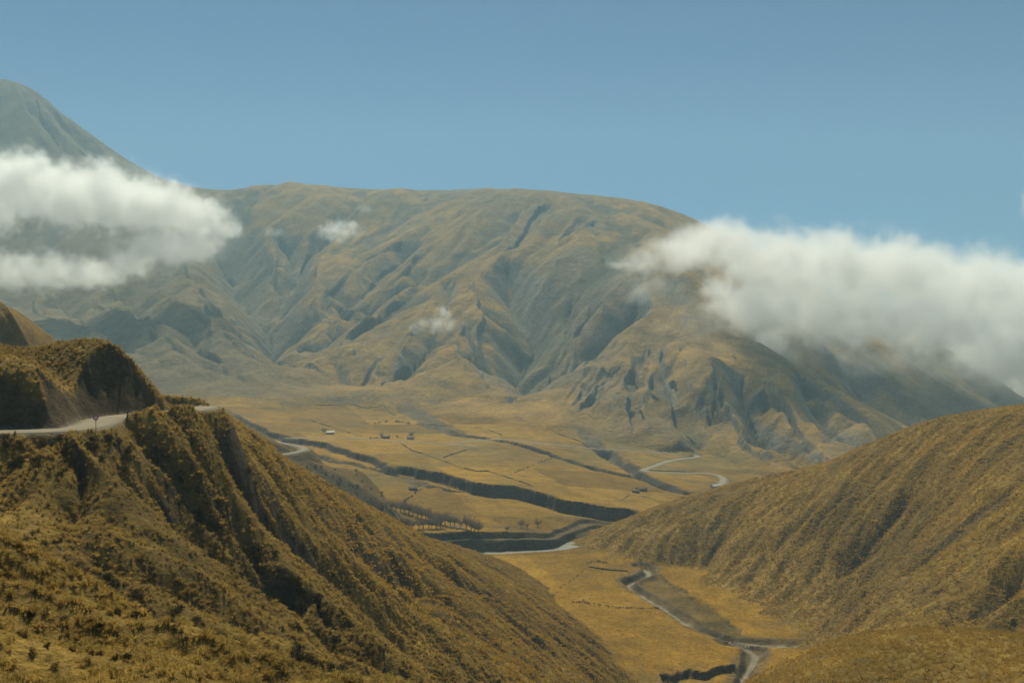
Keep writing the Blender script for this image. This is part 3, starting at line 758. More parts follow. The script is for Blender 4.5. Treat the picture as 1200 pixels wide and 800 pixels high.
def scatter(name, variants, pts, scl, label):
    """one object: a point sheet whose points carry copies of a few clumps"""
    me = bpy.data.meshes.new(name); me.vertices.add(len(pts)); me.vertices.foreach_set('co', pts.astype(np.float32).ravel())
    a = me.attributes.new('scl', 'FLOAT_VECTOR', 'POINT'); a.data.foreach_set('vector', scl.astype(np.float32).ravel())
    rt = np.stack([rng.normal(0, 0.13, len(pts)), rng.normal(0, 0.13, len(pts)), rng.uniform(0, 6.28, len(pts))], 1)
    a = me.attributes.new('rot', 'FLOAT_VECTOR', 'POINT'); a.data.foreach_set('vector', rt.astype(np.float32).ravel())
    a = me.attributes.new('pick', 'INT', 'POINT'); a.data.foreach_set('value', rng.integers(0, len(variants), len(pts)).astype(np.int32))
    o = bpy.data.objects.new(name, me); COL.objects.link(o)
    g = bpy.data.node_groups.new(name, 'GeometryNodeTree')
    g.interface.new_socket('Geometry', in_out='INPUT', socket_type='NodeSocketGeometry'); g.interface.new_socket('Geometry', in_out='OUTPUT', socket_type='NodeSocketGeometry')
    N = g.nodes.new; Lk = g.links.new; gi = N('NodeGroupInput'); go = N('NodeGroupOutput')
    ji = N('GeometryNodeGeometryToInstance')
    for v in reversed(variants):
        oi = N('GeometryNodeObjectInfo'); oi.inputs['Object'].default_value = v; oi.inputs['As Instance'].default_value = True
        Lk(oi.outputs['Geometry'], ji.inputs[0])
    jn = N('GeometryNodeJoinGeometry')
    g.nodes.remove(ji)
    for n in [n for n in g.nodes if n.bl_idname == 'GeometryNodeObjectInfo']: Lk(n.outputs['Geometry'], jn.inputs[0])
    ip = N('GeometryNodeInstanceOnPoints'); Lk(gi.outputs[0], ip.inputs['Points']); Lk(jn.outputs[0], ip.inputs['Instance'])
    ip.inputs['Pick Instance'].default_value = True
    for an, dt, sock in (('pick', 'INT', 'Instance Index'), ('rot', 'FLOAT_VECTOR', 'Rotation'), ('scl', 'FLOAT_VECTOR', 'Scale')):
        na = N('GeometryNodeInputNamedAttribute'); na.data_type = dt; na.inputs['Name'].default_value = an; Lk(na.outputs['Attribute'], ip.inputs[sock])
    Lk(ip.outputs[0], go.inputs[0])
    md = o.modifiers.new('scatter', 'NODES'); md.node_group = g
    return tag(o, label, 'grass', kind='stuff')
def spots(y0, y1, dens, regs, umax=0.62, patch=20.0, seed=900, thin=0.0):
    n = int(umax * (y1 ** 2 - y0 ** 2) * dens)
    Y = np.sqrt(rng.uniform(y0 ** 2, y1 ** 2, n)); X = rng.uniform(-umax, umax, n) * Y
    ok = np.isin(sample(REG, X, Y), regs) & (sample(road_m, X, Y) < 0.05) & (sample(cutface, X, Y) < 0.3) & (sample(slope, X, Y) < 2.3)
    ok &= (vnoise(X / patch, Y / patch, seed) * 0.7 + 0.3 * vnoise(X / 3, Y / 3, seed + 1) + rng.uniform(-0.25, 0.25, n)) > thin
    X, Y = X[ok], Y[ok]
    return np.stack([X, Y, ground(X, Y)], 1)
near_v = [blades_mesh('tussock_a', 1, 40, 0.55, 0.42, 0.016, MG_near, 0), blades_mesh('tussock_bb', 1, 34, 0.42, 0.5, 0.018, MG_near, 0), blades_mesh('tussock_ccc', 1, 46, 0.7, 0.36, 0.015, MG_near, 0)]
far_v = [blades_mesh('clump_a', 6, 9, 0.62, 0.5, 0.075, MG_far, 0.8, False), blades_mesh('clump_bb', 5, 10, 0.55, 0.55, 0.08, MG_far, 0.9, False), blades_mesh('clump_ccc', 7, 8, 0.7, 0.45, 0.07, MG_far, 0.85, False)]
p1 = np.concatenate([spots(36, 80, 7.0, (5,), thin=0.3, patch=5), spots(80, 230, 3.4, (5, 6), thin=0.26, patch=9)])
s1 = (0.8 * np.minimum(rng.lognormal(0.0, 0.42, len(p1)), 1.6) * (1 + 0.0015 * p1[:, 1]))[:, None] * np.array([1.15, 1.15, 0.75])
scatter('tussock_grass', near_v, p1, s1, 'golden tussock grass covering the left hillside')
p2 = np.concatenate([spots(230, 700, 0.7, (5,), thin=0.12), spots(200, 340, 0.8, (4,), thin=0.2, patch=7)])
s2 = (rng.lognormal(-0.05, 0.28, len(p2)))[:, None] * np.array([1, 1, 0.8])
scatter('tussock_grass', far_v, p2, s2, 'tussock grass on the spurs running down to the near field')
p3 = spots(330, 800, 0.5, (3,), thin=0.28, patch=14)
s3 = (rng.lognormal(0.1, 0.3, len(p3)))[:, None] * np.array([1, 1, 0.75])
scatter('tussock_grass', far_v, p3, s3, 'tussock grass over the rounded right hill')
p4 = spots(420, 800, 0.22, (0, 2), 0.4, thin=0.3)
p4 = p4[(sample(d_ck, p4[:, 0], p4[:, 1]) > 5) & (sample(d_r, p4[:, 0], p4[:, 1]) > 13)]
s4 = (rng.lognormal(-0.3, 0.3, len(p4)))[:, None] * np.array([1, 1, 0.45])
scatter('field_grass', far_v, p4, s4, 'low straw grass in the near valley fields')
print('tussocks', len(p1), len(p2), len(p3), len(p4), time.time() - T0)

# ------------------------------------------------------------------ shrubs
def leaf_cloud(r, n, rx, rz, size, lobes):
    V_, F_ = [], []
    L_ = [(r.uniform(-.5, .5) * rx, r.uniform(-.5, .5) * rx, rz * r.uniform(.35, .75), rx * r.uniform(.4, .65)) for _ in range(lobes)]
    for _ in range(n):
        lx, ly, lz, lr = r.choice(L_)
        v = Vector((r.gauss(0, 1), r.gauss(0, 1), r.gauss(0, 1))).normalized() * lr * (r.random() ** 0.4)
        c = Vector((lx + v.x, ly + v.y, max(0.02, lz + v.z * 0.8))); u1 = Vector((r.gauss(0, 1), r.gauss(0, 1), r.gauss(0, 1))).normalized(); u2 = u1.orthogonal().normalized()
        s = size * r.uniform(.6, 1.4); k = len(V_)
        V_ += [tuple(c + u1 * s), tuple(c - u1 * s * .6 + u2 * s * .6), tuple(c - u1 * s * .6 - u2 * s * .6)]; F_.append((k, k + 1, k + 2))
    return V_, F_
def stem_mesh(r, n, h, rad, th):
    V_, F_ = [], []
    for _ in range(n):
        a = r.uniform(0, 6.28); tip = Vector((math.cos(a) * rad * r.uniform(.2, .8), math.sin(a) * rad * r.uniform(.2, .8), h * r.uniform(.6, 1.0))); k = len(V_)
        for j in range(3):
            b = j * 2.094; V_.append((math.cos(b) * th, math.sin(b) * th, -0.15))
        V_.append(tuple(tip)); F_ += [(k, k + 1, k + 3), (k + 1, k + 2, k + 3), (k + 2, k, k + 3)]
    return V_, F_
shrub_protos = []
for k in range(4):
    r = random.Random(50 + k); e = empty('shrub', (0, 0, -500))
    V_, F_ = leaf_cloud(r, 420, 0.8, 0.9, 0.075, 5); mesh_obj('foliage', V_, F_, M_shrub, e)
    V_, F_ = stem_mesh(r, 9, 0.8, 0.6, 0.03); mesh_obj('stem', V_, F_, M_bark, e)
    shrub_protos.append(e)
bare_protos = []
for k in range(3):
    r = random.Random(80 + k); e = empty('shrub', (0, 0, -500))
    V_, F_ = leaf_cloud(r, 360, 0.9, 1.0, 0.10, 5); mesh_obj('foliage', V_, F_, M_twig, e)
    V_, F_ = stem_mesh(r, 9, 0.9, 0.6, 0.04); mesh_obj('stem', V_, F_, M_bark, e)
    bare_protos.append(e)
ONES = ['', 'first', 'second', 'third', 'fourth', 'fifth', 'sixth', 'seventh', 'eighth', 'ninth', 'tenth', 'eleventh', 'twelfth', 'thirteenth', 'fourteenth', 'fifteenth', 'sixteenth', 'seventeenth', 'eighteenth', 'nineteenth', 'twentieth']
def nth(k):
    if k <= 20: return ONES[k]
    t = {2: 'twenty', 3: 'thirty', 4: 'forty'}[k // 10]
    return t + '-' + ONES[k % 10] if k % 10 else t[:-1] + 'ieth'
def place(proto, p, sc, label, cat, group, name=None, sz=1.0):
    o = copy_tree(proto); o.location = [float(v) for v in p]; o.rotation_euler = (0, 0, random.uniform(0, 6.28)); o.scale = (sc, sc, sc * sz)
    if name: o.name = name
    return tag(o, label, cat, group)
def px_scale(p, px): return px * p[1] / F            # metres for so many photograph pixels there
for i_, (px, py, s) in enumerate(sorted([(75,727,7),(37,722,6),(26,744,8),(55,759,7),(85,699,6),(40,694,5),(160,724,8),(205,739,9),(150,772,9),(105,784,8),(35,767,7),(15,716,6),(215,752,7),(120,735,6),(185,772,8),(65,783,8),(240,776,8),(95,757,5),(265,790,8),(140,748,5)])):
    p = on_ground(px, py); place(random.choice(shrub_protos), p, px_scale(p, s) / 0.9, nth(i_ + 1) + ' from the left of the dark low shrubs on the near slope', 'shrub', 'dark shrubs on the near slope', 'shrub')
n_ = 0
for _ in range(1600):
    if n_ >= 170: break
    px, py = random.uniform(0, 420), random.uniform(515, 790); p = on_ground(px, py)
    if sample(REG, p[0], p[1]) != 5 or p[1] < 80 or p[1] > 330: continue
    if fbm(p[:1], p[1:2], 26, 4, 541)[0] < 0.02 and sample(gul_l, p[0], p[1]) < 0.15: continue
    place(random.choice(shrub_protos), p, random.uniform(0.55, 1.5), 'dark bush on the steep hillside below the road', 'shrub', 'dark bushes on the steep hillside', 'shrub', random.uniform(.7, 1.1)); n_ += 1
for k_, (pl_, wd_, dp_) in enumerate(L_lines[:3] + L_lines[5:6]):
    nm_ = ('the deep gully below the road corner', 'the long gully nearest the valley', 'the short gully of the lower slope', 'the faint gully beside the near field')[k_]
    ln_ = resample(pl_, 9.0)
    i_ = 0
    for q in ln_[2:26]:
        x_, y_ = q[0] + random.uniform(-5, 3), q[1] + random.uniform(-4, 8)
        if not (0 < 600 + F * x_ / y_ < 800): continue
        i_ += 1
        place(random.choice(shrub_protos), (x_, y_, float(ground(x_, y_))), random.uniform(0.8, 1.9), 'dark bush, ' + nth(i_) + ' from the top along ' + nm_, 'shrub', 'bushes along ' + nm_, 'shrub', random.uniform(.7, 1.0))
n_ = 0
for _ in range(600):
    if n_ >= 60: break
    px, py = random.uniform(360, 470), random.uniform(535, 605); p = on_ground(px, py, y0=450)
    if sample(REG, p[0], p[1]) != 2: continue
    if py < 545 and random.random() < .6: continue
    place(random.choice(bare_protos), p, random.uniform(0.9, 2.0), 'leafless grey brown bush on the scrubby shoulder above the river trees', 'shrub', 'bushes on the brown shoulder', 'shrub'); n_ += 1
hedges = [([(646,700),(655,691),(670,680),(690,664)], 0.9, 'grey bush','the hedge slanting across the near field'),
          ([(670,705),(695,707),(720,712),(772,713)], 1.2, 'brown bush','the level hedge across the near field'),
          ([(595,558),(613,550),(628,544),(648,537)], 2.0, 'bush','the slanting hedge between upper terrace fields'),
          ([(471,590),(480,583),(493,574)], 2.2, 'bush','the hedge above the river trees'),
          ([(470,513),(462,511),(448,513),(435,514)], 2.2, 'bush','the bushes beside the rust roofed farmhouse'),
          ([(440,497),(455,494),(470,495),(480,497)], 3.0, 'grey bush','the thicket beside the scree fan'),
          ([(688,660),(700,658),(712,660)], 1.6, 'dark bush','the small clump by the river bend')]
for pts, sc, lb, wh in hedges:
    pl = resample(np.array(pts, float), 2.6)
    if pl[0][0] > pl[-1][0]: pl = pl[::-1]
    i_ = 0
    for q in pl:
        if random.random() < 0.18: continue
        i_ += 1
        p = on_ground(q[0] + random.uniform(-1, 1), q[1] + random.uniform(-.4, .4), y0=380)
        place(random.choice(bare_protos), p, sc * random.uniform(.5, .9), lb + ', ' + nth(i_) + ' from the left in ' + wh, 'shrub', 'bushes of ' + wh, 'shrub')
print('t shrubs', time.time() - T0)

# ------------------------------------------------------------------ leafless trees along the river terrace
def tube(V_, F_, a, b, ra, rb, n=5):
    a, b = Vector(a), Vector(b); d = (b - a).normalized(); u = d.orthogonal().normalized(); v = d.cross(u); k = len(V_)
    for c, r_ in ((a, ra), (b, rb)):
        for j in range(n):
            t = 6.283 * j / n; V_.append(tuple(c + (u * math.cos(t) + v * math.sin(t)) * r_))
    for j in range(n): F_.append((k + j, k + (j + 1) % n, k + n + (j + 1) % n, k + n + j))
tree_protos = []
for k in range(5):
    r = random.Random(200 + k); e = empty('bare_tree', (0, 0, -500))
    V_, F_ = [], []; h = 8.5
    lean = Vector((r.uniform(-.6, .6), r.uniform(-.6, .6), 0)); fork = Vector((0, 0, 2.2)) + lean * .4
    tube(V_, F_, (0, 0, -0.4), fork, 0.28, 0.2, 6); tips = []
    for j in range(9):
        a = 6.283 * j / 9 + r.uniform(-.3, .3); l = r.uniform(3.2, 5.2); el = r.uniform(0.35, 1.25)
        mid = fork + Vector((math.cos(a) * math.cos(el), math.sin(a) * math.cos(el), math.sin(el))) * l * .5
        tip = mid + Vector((math.cos(a + r.uniform(-.5, .5)) * .75, math.sin(a + r.uniform(-.5, .5)) * .75, 1)).normalized() * l * .65
        tube(V_, F_, fork, mid, 0.12, 0.07); tube(V_, F_, mid, tip, 0.07, 0.03, 4); tips += [(fork.lerp(mid, .5), mid), (mid, tip), (mid, tip)]
    mesh_obj('trunk', V_, F_, M_bark, e)
    V_, F_ = [], []
    for _ in range(1900):
        a, b = r.choice(tips); s = a.lerp(b, r.random() * 1.1); d = (b - a).normalized()
        s = s + Vector((r.gauss(0, .55), r.gauss(0, .55), r.gauss(0, .4)))
        q = (d * .5 + Vector((r.gauss(0, .8), r.gauss(0, .8), r.gauss(0.2, .5)))).normalized(); l = r.uniform(.4, 1.2); w_ = r.uniform(.025, .06)
        u = q.orthogonal().normalized() * w_; kk = len(V_); V_ += [tuple(s + u), tuple(s - u), tuple(s + q * l)]; F_.append((kk, kk + 1, kk + 2))
    mesh_obj('crown', V_, F_, M_twig, e)
    tree_protos.append(e)
rowA = [(413,595),(418,596),(424,596),(430,597),(436,597),(442,598),(449,598),(459,598),(464,599),(469,600),(474,601),(479,603),(484,604),(489,606),(494,607),(499,609),(503,611),(507,612),(512,614),(517,614),(522,615),(528,616),(533,617),(540,618),(547,620),(552,622),(556,623),(561,624)]
rowB = [(463,619),(469,620),(475,620),(479,620),(483,620),(491,620),(496,619),(503,619),(506,619),(511,619),(516,618)]
rowC = [(611,618,11),(618,619,7),(630,617,11),(594,622,7)]
for i_, (px, py) in enumerate(rowA):
    p = on_ground(px, py, y0=450); place(random.choice(tree_protos), p, px_scale(p, random.uniform(13, 19)) / 8.0, 'leafless tree, ' + nth(i_ + 1) + ' from the left in the upper row along the river terrace', 'tree', 'upper row of bare river trees', 'bare_tree', random.uniform(.9, 1.1))
for i_, (px, py) in enumerate(rowB):
    p = on_ground(px, py, y0=450); place(random.choice(tree_protos), p, px_scale(p, random.uniform(12, 16)) / 8.0, 'leafless tree, ' + nth(i_ + 1) + ' from the left in the lower row by the river', 'tree', 'lower row of bare river trees', 'bare_tree')
for (px, py, s), lb in zip(rowC, ('bare tree standing left of the pair above the river bank', 'small bare tree between the two on the river bank', 'bare tree nearest the dark eroded mound by the river', 'small bare tree alone on the terrace edge')):
    p = on_ground(px, py, y0=450); place(random.choice(tree_protos), p, px_scale(p, s) / 8.5, lb, 'tree', None, 'bare_tree')
for (px, py, s), lb in zip([(380,508,8),(482,513,9),(447,513,7)], ('bare tree beside the white house in the left fields', 'bare tree beside the white house near the road fork', 'bare tree beside the rusty roofed farmhouse')):
    p = on_ground(px, py, y0=450); place(random.choice(tree_protos), p, px_scale(p, s) / 8.5, lb, 'tree', None, 'bare_tree')
for pr in shrub_protos + bare_protos + tree_protos:
    for ch in list(pr.children): bpy.data.objects.remove(ch)
    bpy.data.objects.remove(pr)
print('t trees', time.time() - T0)

# ------------------------------------------------------------------ dry stone walls between the fields
def stone_wall(pts, label, h=0.95, w_=0.75, y0=380):
    pl = hits(ground, pts, y0=y0); pl = resample(pl, 1.6); V_, F_ = [], []
    d = np.gradient(pl[:, :2], axis=0); d /= np.linalg.norm(d, axis=1, keepdims=True) + 1e-9
    base = pl[0].copy(); base[2] = ground(base[0], base[1])
    zg = ground(pl[:, 0], pl[:, 1])
    for k, p in enumerate(pl):
        n = np.array([-d[k, 1], d[k, 0]]); hh = h * random.uniform(.65, 1.2); ww = w_ * random.uniform(.8, 1.25)
        if vnoise(np.array([k * .11]), np.array([len(label) * 1.0]), 5)[0] < .32: hh *= .25
        for s, z in ((-1, -0.8), (-.75, hh * .8), (0, hh), (.75, hh * .8), (1, -0.8)):
            V_.append((p[0] + n[0] * s * ww - base[0], p[1] + n[1] * s * ww - base[1], zg[k] + z - base[2]))
    for k in range(len(pl) - 1):
        for i in range(4): F_.append((k * 5 + i, (k + 1) * 5 + i, (k + 1) * 5 + i + 1, k * 5 + i + 1))
    k = (len(pl) - 1) * 5; F_ += [(0, 1, 2, 3, 4), (k + 4, k + 3, k + 2, k + 1, k)]
    o = mesh_obj('stone_wall', V_, F_, M_stone, loc=base)
    return tag(o, label, 'wall', 'dry stone walls of the valley fields')
for pts, lb in [
  ([(360,491),(377,497),(404,505),(424,511)], 'dark stone wall slanting down to the white house in the left fields'),
  ([(469,519),(483,528),(501,533),(519,540),(537,547),(558,552),(572,552),(585,556),(594,559),(609,564),(625,570)], 'long dark stone wall running along the terrace above the main cliff'),
  ([(520,536),(534,531),(554,525)], 'short stone wall climbing to the road junction'),
  ([(558,500),(576,505),(588,510)], 'stone wall on the fan above the road'),
  ([(351,473),(381,474.5),(404,473),(450,475),(464,487)], 'stone wall crossing the uppermost left field'),
  ([(753,581),(776,588)], 'short stone wall in the field right of the rusty shed'),
  ([(728,586),(737,580)], 'short stone wall left of the rusty shed'),
  ([(690,664),(715,668),(735,669)], 'stone wall of the near field beside the river bend'),
  ([(762,551),(790,552.5),(815,553)], 'low wall between the two road bends'),
  ([(655,538),(690,546),(720,556)], 'stone wall along the second ravine edge'),
  ([(640,500),(665,512),(690,524)], 'stone wall beside the boulder ravine')]:
    stone_wall(pts, lb)

# ------------------------------------------------------------------ farmhouses
def house(px, py, rz, L_, W_, h, wall_m, roof_m, label, y0=450):
    p = on_ground(px, py, y0=y0); e = empty('farmhouse', (p[0], p[1], p[2] - 0.2), rz); rise = W_ * .22; t = .25
    V_ = [(-L_/2,-W_/2,-1),(L_/2,-W_/2,-1),(L_/2,W_/2,-1),(-L_/2,W_/2,-1),(-L_/2,-W_/2,h),(L_/2,-W_/2,h),(L_/2,W_/2,h),(-L_/2,W_/2,h),(-L_/2,0,h+rise),(L_/2,0,h+rise)]
    mesh_obj('wall', V_, [(0,1,5,4),(1,2,6,9,5),(2,3,7,6),(3,0,4,8,7)], wall_m, e)
    o_ = .4; V_ = []
    for x in (-L_/2 - o_, L_/2 + o_):
        for y, z in ((-W_/2 - o_, h - .12), (0, h + rise + .06), (W_/2 + o_, h - .12)): V_ += [(x, y, z), (x, y, z + .14)]
    mesh_obj('roof', V_, [(1,3,9,7),(3,5,11,9),(0,6,8,2),(2,8,10,4),(0,2,3,1),(2,4,5,3),(6,7,9,8),(8,9,11,10),(0,1,7,6),(4,10,11,5)], roof_m, e)
    def box(name, x0, x1, z0, z1, y, dp, mat, par):
        return mesh_obj(name, [(x0,y-dp,z0),(x1,y-dp,z0),(x1,y,z0),(x0,y,z0),(x0,y-dp,z1),(x1,y-dp,z1),(x1,y,z1),(x0,y,z1)], [(0,1,5,4),(1,2,6,5),(2,3,7,6),(3,0,4,7),(4,5,6,7),(0,3,2,1)], mat, par)
    box('door', -.5, .5, 0.1, 2.0, -W_/2 + .02, .08, M_wood, e)
    for x in (-L_ * .32, L_ * .32):
        f = box('window', x - .5, x + .5, 1.0, 1.9, -W_/2 + .02, .07, M_wood, e); box('pane', x - .38, x + .38, 1.1, 1.8, -W_/2 - .05, .03, M_dark, f)
    return tag(e, label, 'house', 'small farmhouses in the valley')
house(387,508.5,.3,9,5,2.6,M_wall,M_roof_w,'small white house among the left fields beside a bare tree')
house(452,513.5,-.2,8,5,2.5,M_adobe,M_roof_r,'rust roofed adobe farmhouse among bushes by the valley road')
house(481,514.5,.15,8,5,2.6,M_wall,M_roof_r,'white farmhouse with rusty roof near the road fork')
house(838,571.5,.6,9,5,2.6,M_wall,M_roof_w,'white house at the last bend of the valley road', 820)
house(846,575,.1,8,5,2.5,M_wall,M_roof_w,'white house below the last road bend against the right hill', 820)
house(752,575,.35,9,5,2.4,M_adobe,M_roof_r,'rusty roofed shed in the field below the ravine')
house(745,577,-.3,6,4,2.2,M_adobe,M_roof_r,'small adobe hut left of the rusty shed in the field')
house(484,574,.2,7,5,2.4,M_adobe,M_roof_r,'small adobe ruin in the hedge corner above the river trees')
house(376,567.5,-.5,6,4,2.4,M_wall,M_roof_w,'small white hut just beyond the left hillside crest')

# ------------------------------------------------------------------ sheep
def sheep_mesh():
    V_ = [(-.45,0,.62),(0,0,.66),(.42,0,.66),(.62,0,.82),(.82,0,.78),(-.4,.17,.3),(-.4,.18,0),(-.4,-.17,.3),(-.4,-.18,0),(.36,.16,.3),(.36,.17,0),(.36,-.16,.3),(.36,-.17,0)]
    E_ = [(0,1),(1,2),(2,3),(3,4),(0,5),(5,6),(0,7),(7,8),(2,9),(9,10),(2,11),(11,12)]
    me = bpy.data.meshes.new('sheep'); me.from_pydata(V_, E_, []); o = bpy.data.objects.new('sheep', me); COL.objects.link(o)
    o.modifiers.new('s', 'SKIN'); o.modifiers.new('d', 'SUBSURF').levels = 1
    rad = [.26,.31,.27,.13,.07] + [.08,.05] * 4
    for v, r_ in zip(me.skin_vertices[0].data, rad): v.radius = (r_, r_)
    me.skin_vertices[0].data[1].use_root = True
    dg = bpy.context.evaluated_depsgraph_get(); m2 = bpy.data.meshes.new_from_object(o.evaluated_get(dg)); m2.materials.clear(); m2.materials.append(M_fleece)
    bpy.data.objects.remove(o); return m2
SM = sheep_mesh()
def sheep(px, py, label, sc=1.0, group=None):
    p = on_ground(px, py, y0=380); o = bpy.data.objects.new('sheep', SM); COL.objects.link(o); o.location = [float(v) for v in p]; o.rotation_euler = (0, 0, random.uniform(0, 6.28)); o.scale = (sc,) * 3
    return tag(o, label, 'sheep', group)
for k in range(14):
    sheep(526 + k * 1.35 + random.uniform(-.4, .4), 618.3 + 0.13 * k + random.uniform(-.6, .6), nth(k + 1) + ' sheep from the left in the flock beside the river trees', 1.45, 'flock of sheep by the river trees')
sheep(683.5, 703.5, 'single white sheep at the hedge in the near field', 1.3)

# ------------------------------------------------------------------ road sign and marker posts
def disc(r_, y, n=24): return [(r_ * math.cos(6.283 * k / n), y, r_ * math.sin(6.283 * k / n)) for k in range(n)]
p = on_ground(112.3, 505.5); e = empty('road_sign', (p[0], p[1], ground(p[0], p[1])), 0.1)
V_, F_ = [], []; tube(V_, F_, (0, 0.04, -.4), (0, 0.04, 2.25), .05, .05, 8); mesh_obj('post', V_, F_, M_post, e)
n = 24; a, b = disc(.42, 0), disc(.42, -.03)
pl_ = mesh_obj('sign_plate', a + b, [tuple(range(n)), tuple(range(2 * n - 1, n - 1, -1))] + [(k, k + n, (k + 1) % n + n, (k + 1) % n) for k in range(n)], M_red, e); pl_.location = (0, 0, 2.15)
a, b = disc(.29, -.028), disc(.29, -.036)
fc = mesh_obj('sign_face', a + b, [tuple(range(n)), tuple(range(2 * n - 1, n - 1, -1))] + [(k, k + n, (k + 1) % n + n, (k + 1) % n) for k in range(n)], M_white, pl_)
tag(e, 'round white road sign with red border on a post beside the hillside road', 'road sign')
for px, py, lb in ((149.5, 489.5, 'thin dark marker post at the grassy berm of the hillside road'), (217, 484.5, 'dark marker post on the road edge near the hillside corner')):
    p = on_ground(px, py); e = empty('marker_post', (p[0], p[1], ground(p[0], p[1])))
    V_, F_ = [], []; tube(V_, F_, (0, 0, -.3), (0, 0, 1.1), .09, .08, 6); k = len(V_); F_.append(tuple(range(6, 12))); mesh_obj('post', V_, F_, M_wood, e)
    V_, F_ = [], []; tube(V_, F_, (0, 0, .78), (0, 0, .95), .098, .095, 6); mesh_obj('reflector_band', V_, F_, M_black, e)
    tag(e, lb, 'post', 'marker posts along the hillside road')
print('t things', time.time() - T0)
# ------------------------------------------------------------------ clouds: real volumes of droplets
def cloud_material(name, dens):
    m = bpy.data.materials.new(name); m.use_nodes = True; t = m.node_tree
    for n in list(t.nodes): t.nodes.remove(n)
    out = t.nodes.new('ShaderNodeOutputMaterial'); pv = t.nodes.new('ShaderNodeVolumePrincipled')
    pv.inputs['Color'].default_value = (1, 1, 0.99, 1); pv.inputs['Density'].default_value = dens
    pv.inputs['Anisotropy'].default_value = 0.4
    t.links.new(pv.outputs[0], out.inputs['Volume'])
    return m
def cloud(name, blobs, res, dens, label, seed, amp=0.75, thick=1.0, edge=0.75, nscale=1.0, bias=0.0):
    """blobs: (px, py, Y, half width px, half height px)"""
    B = []
    for px, py, Y, rx, ry in blobs:
        s = Y / F; B.append((P(px, py, Y), (rx * s, max(ry, rx * 0.55) * s * thick, ry * s)))
    lo = np.min([c - np.array(r) * 1.35 for c, r in B], 0); hi = np.max([c + np.array(r) * 1.35 for c, r in B], 0)
    ctr = (lo + hi) / 2
    g = bpy.data.node_groups.new(name, 'GeometryNodeTree')
    g.interface.new_socket('Geometry', in_out='INPUT', socket_type='NodeSocketGeometry')
    g.interface.new_socket('Geometry', in_out='OUTPUT', socket_type='NodeSocketGeometry')
    N = g.nodes.new; Lk = g.links.new
    out = N('NodeGroupOutput'); pos = N('GeometryNodeInputPosition')
    def math_(op, a, b=None, c=None):
        n = N('ShaderNodeMath'); n.operation = op
        for k, v in enumerate((a, b, c)):
            if v is None: continue
            if isinstance(v, (int, float)): n.inputs[k].default_value = v
            else: Lk(v, n.inputs[k])
        return n.outputs[0]
    def noise(scale, detail, rough, vec, off):
        vm = N('ShaderNodeVectorMath'); vm.operation = 'ADD'; Lk(vec, vm.inputs[0]); vm.inputs[1].default_value = (off, off * 1.7, -off)
        n = N('ShaderNodeTexNoise'); n.inputs['Scale'].default_value = scale; n.inputs['Detail'].default_value = detail; n.inputs['Roughness'].default_value = rough
        Lk(vm.outputs[0], n.inputs['Vector']); return n
    # warp the position a little so that the lobes lose their roundness
    size = float(np.mean([max(r[2], 8) for _, r in B]))
    wn = noise(0.9 / size * nscale, 3, 0.55, pos.outputs[0], seed * 31.0)
    ws = N('ShaderNodeVectorMath'); ws.operation = 'SUBTRACT'; Lk(wn.outputs['Color'], ws.inputs[0]); ws.inputs[1].default_value = (0.5, 0.5, 0.5)
    wm = N('ShaderNodeVectorMath'); wm.operation = 'MULTIPLY_ADD'; Lk(ws.outputs[0], wm.inputs[0]); wm.inputs[1].default_value = (size * 1.5,) * 3; Lk(pos.outputs[0], wm.inputs[2])
    f = None
    for c, r in B:
        c = c - ctr
        a = N('ShaderNodeVectorMath'); a.operation = 'SUBTRACT'; Lk(wm.outputs[0], a.inputs[0]); a.inputs[1].default_value = tuple(c)
        d = N('ShaderNodeVectorMath'); d.operation = 'DIVIDE'; Lk(a.outputs[0], d.inputs[0]); d.inputs[1].default_value = tuple(max(x, 1) for x in r)
        ln = N('ShaderNodeVectorMath'); ln.operation = 'LENGTH'; Lk(d.outputs[0], ln.inputs[0])
        v = math_('SUBTRACT', 1.0, ln.outputs['Value'])
        f = v if f is None else math_('SMOOTH_MAX', f, v, 0.25)
    n1 = noise(1.7 / size * nscale, 8, 0.74, pos.outputs[0], seed * 7.0)
    nn = math_('MULTIPLY', math_('SUBTRACT', n1.outputs['Fac'], 0.5), amp * 2)
    f = math_('ADD', math_('ADD', f, nn), bias)
    mr = N('ShaderNodeMapRange'); mr.interpolation_type = 'SMOOTHSTEP'; Lk(f, mr.inputs['Value'])
    mr.inputs['From Min'].default_value = 0.0; mr.inputs['From Max'].default_value = edge
    n2 = noise(1.1 / size * nscale, 5, 0.6, wm.outputs[0], seed * 3.0 + 50)
    m2 = N('ShaderNodeMapRange'); Lk(n2.outputs['Fac'], m2.inputs['Value']); m2.inputs['From Min'].default_value = 0.34; m2.inputs['From Max'].default_value = 0.66
    m2.inputs['To Min'].default_value = 0.04; m2.inputs['To Max'].default_value = 2.0
    vc = N('GeometryNodeVolumeCube'); Lk(math_('MULTIPLY', mr.outputs[0], m2.outputs[0]), vc.inputs['Density'])
    ext = hi - lo
    vc.inputs['Min'].default_value = tuple(-ext / 2); vc.inputs['Max'].default_value = tuple(ext / 2)
    for k, ax in enumerate('XYZ'): vc.inputs['Resolution ' + ax].default_value = max(12, int(ext[k] / res))
    sm = N('GeometryNodeSetMaterial'); sm.inputs['Material'].default_value = cloud_material(name, dens)
    Lk(vc.outputs[0], sm.inputs[0]); Lk(sm.outputs[0], out.inputs[0])
    me = bpy.data.meshes.new(name); me.from_pydata([(0, 0, 0)], [], [])
    o = bpy.data.objects.new(name, me); COL.objects.link(o); o.location = ctr
    md = o.modifiers.new('cloud', 'NODES'); md.node_group = g
    me.materials.append(sm.inputs['Material'].default_value)
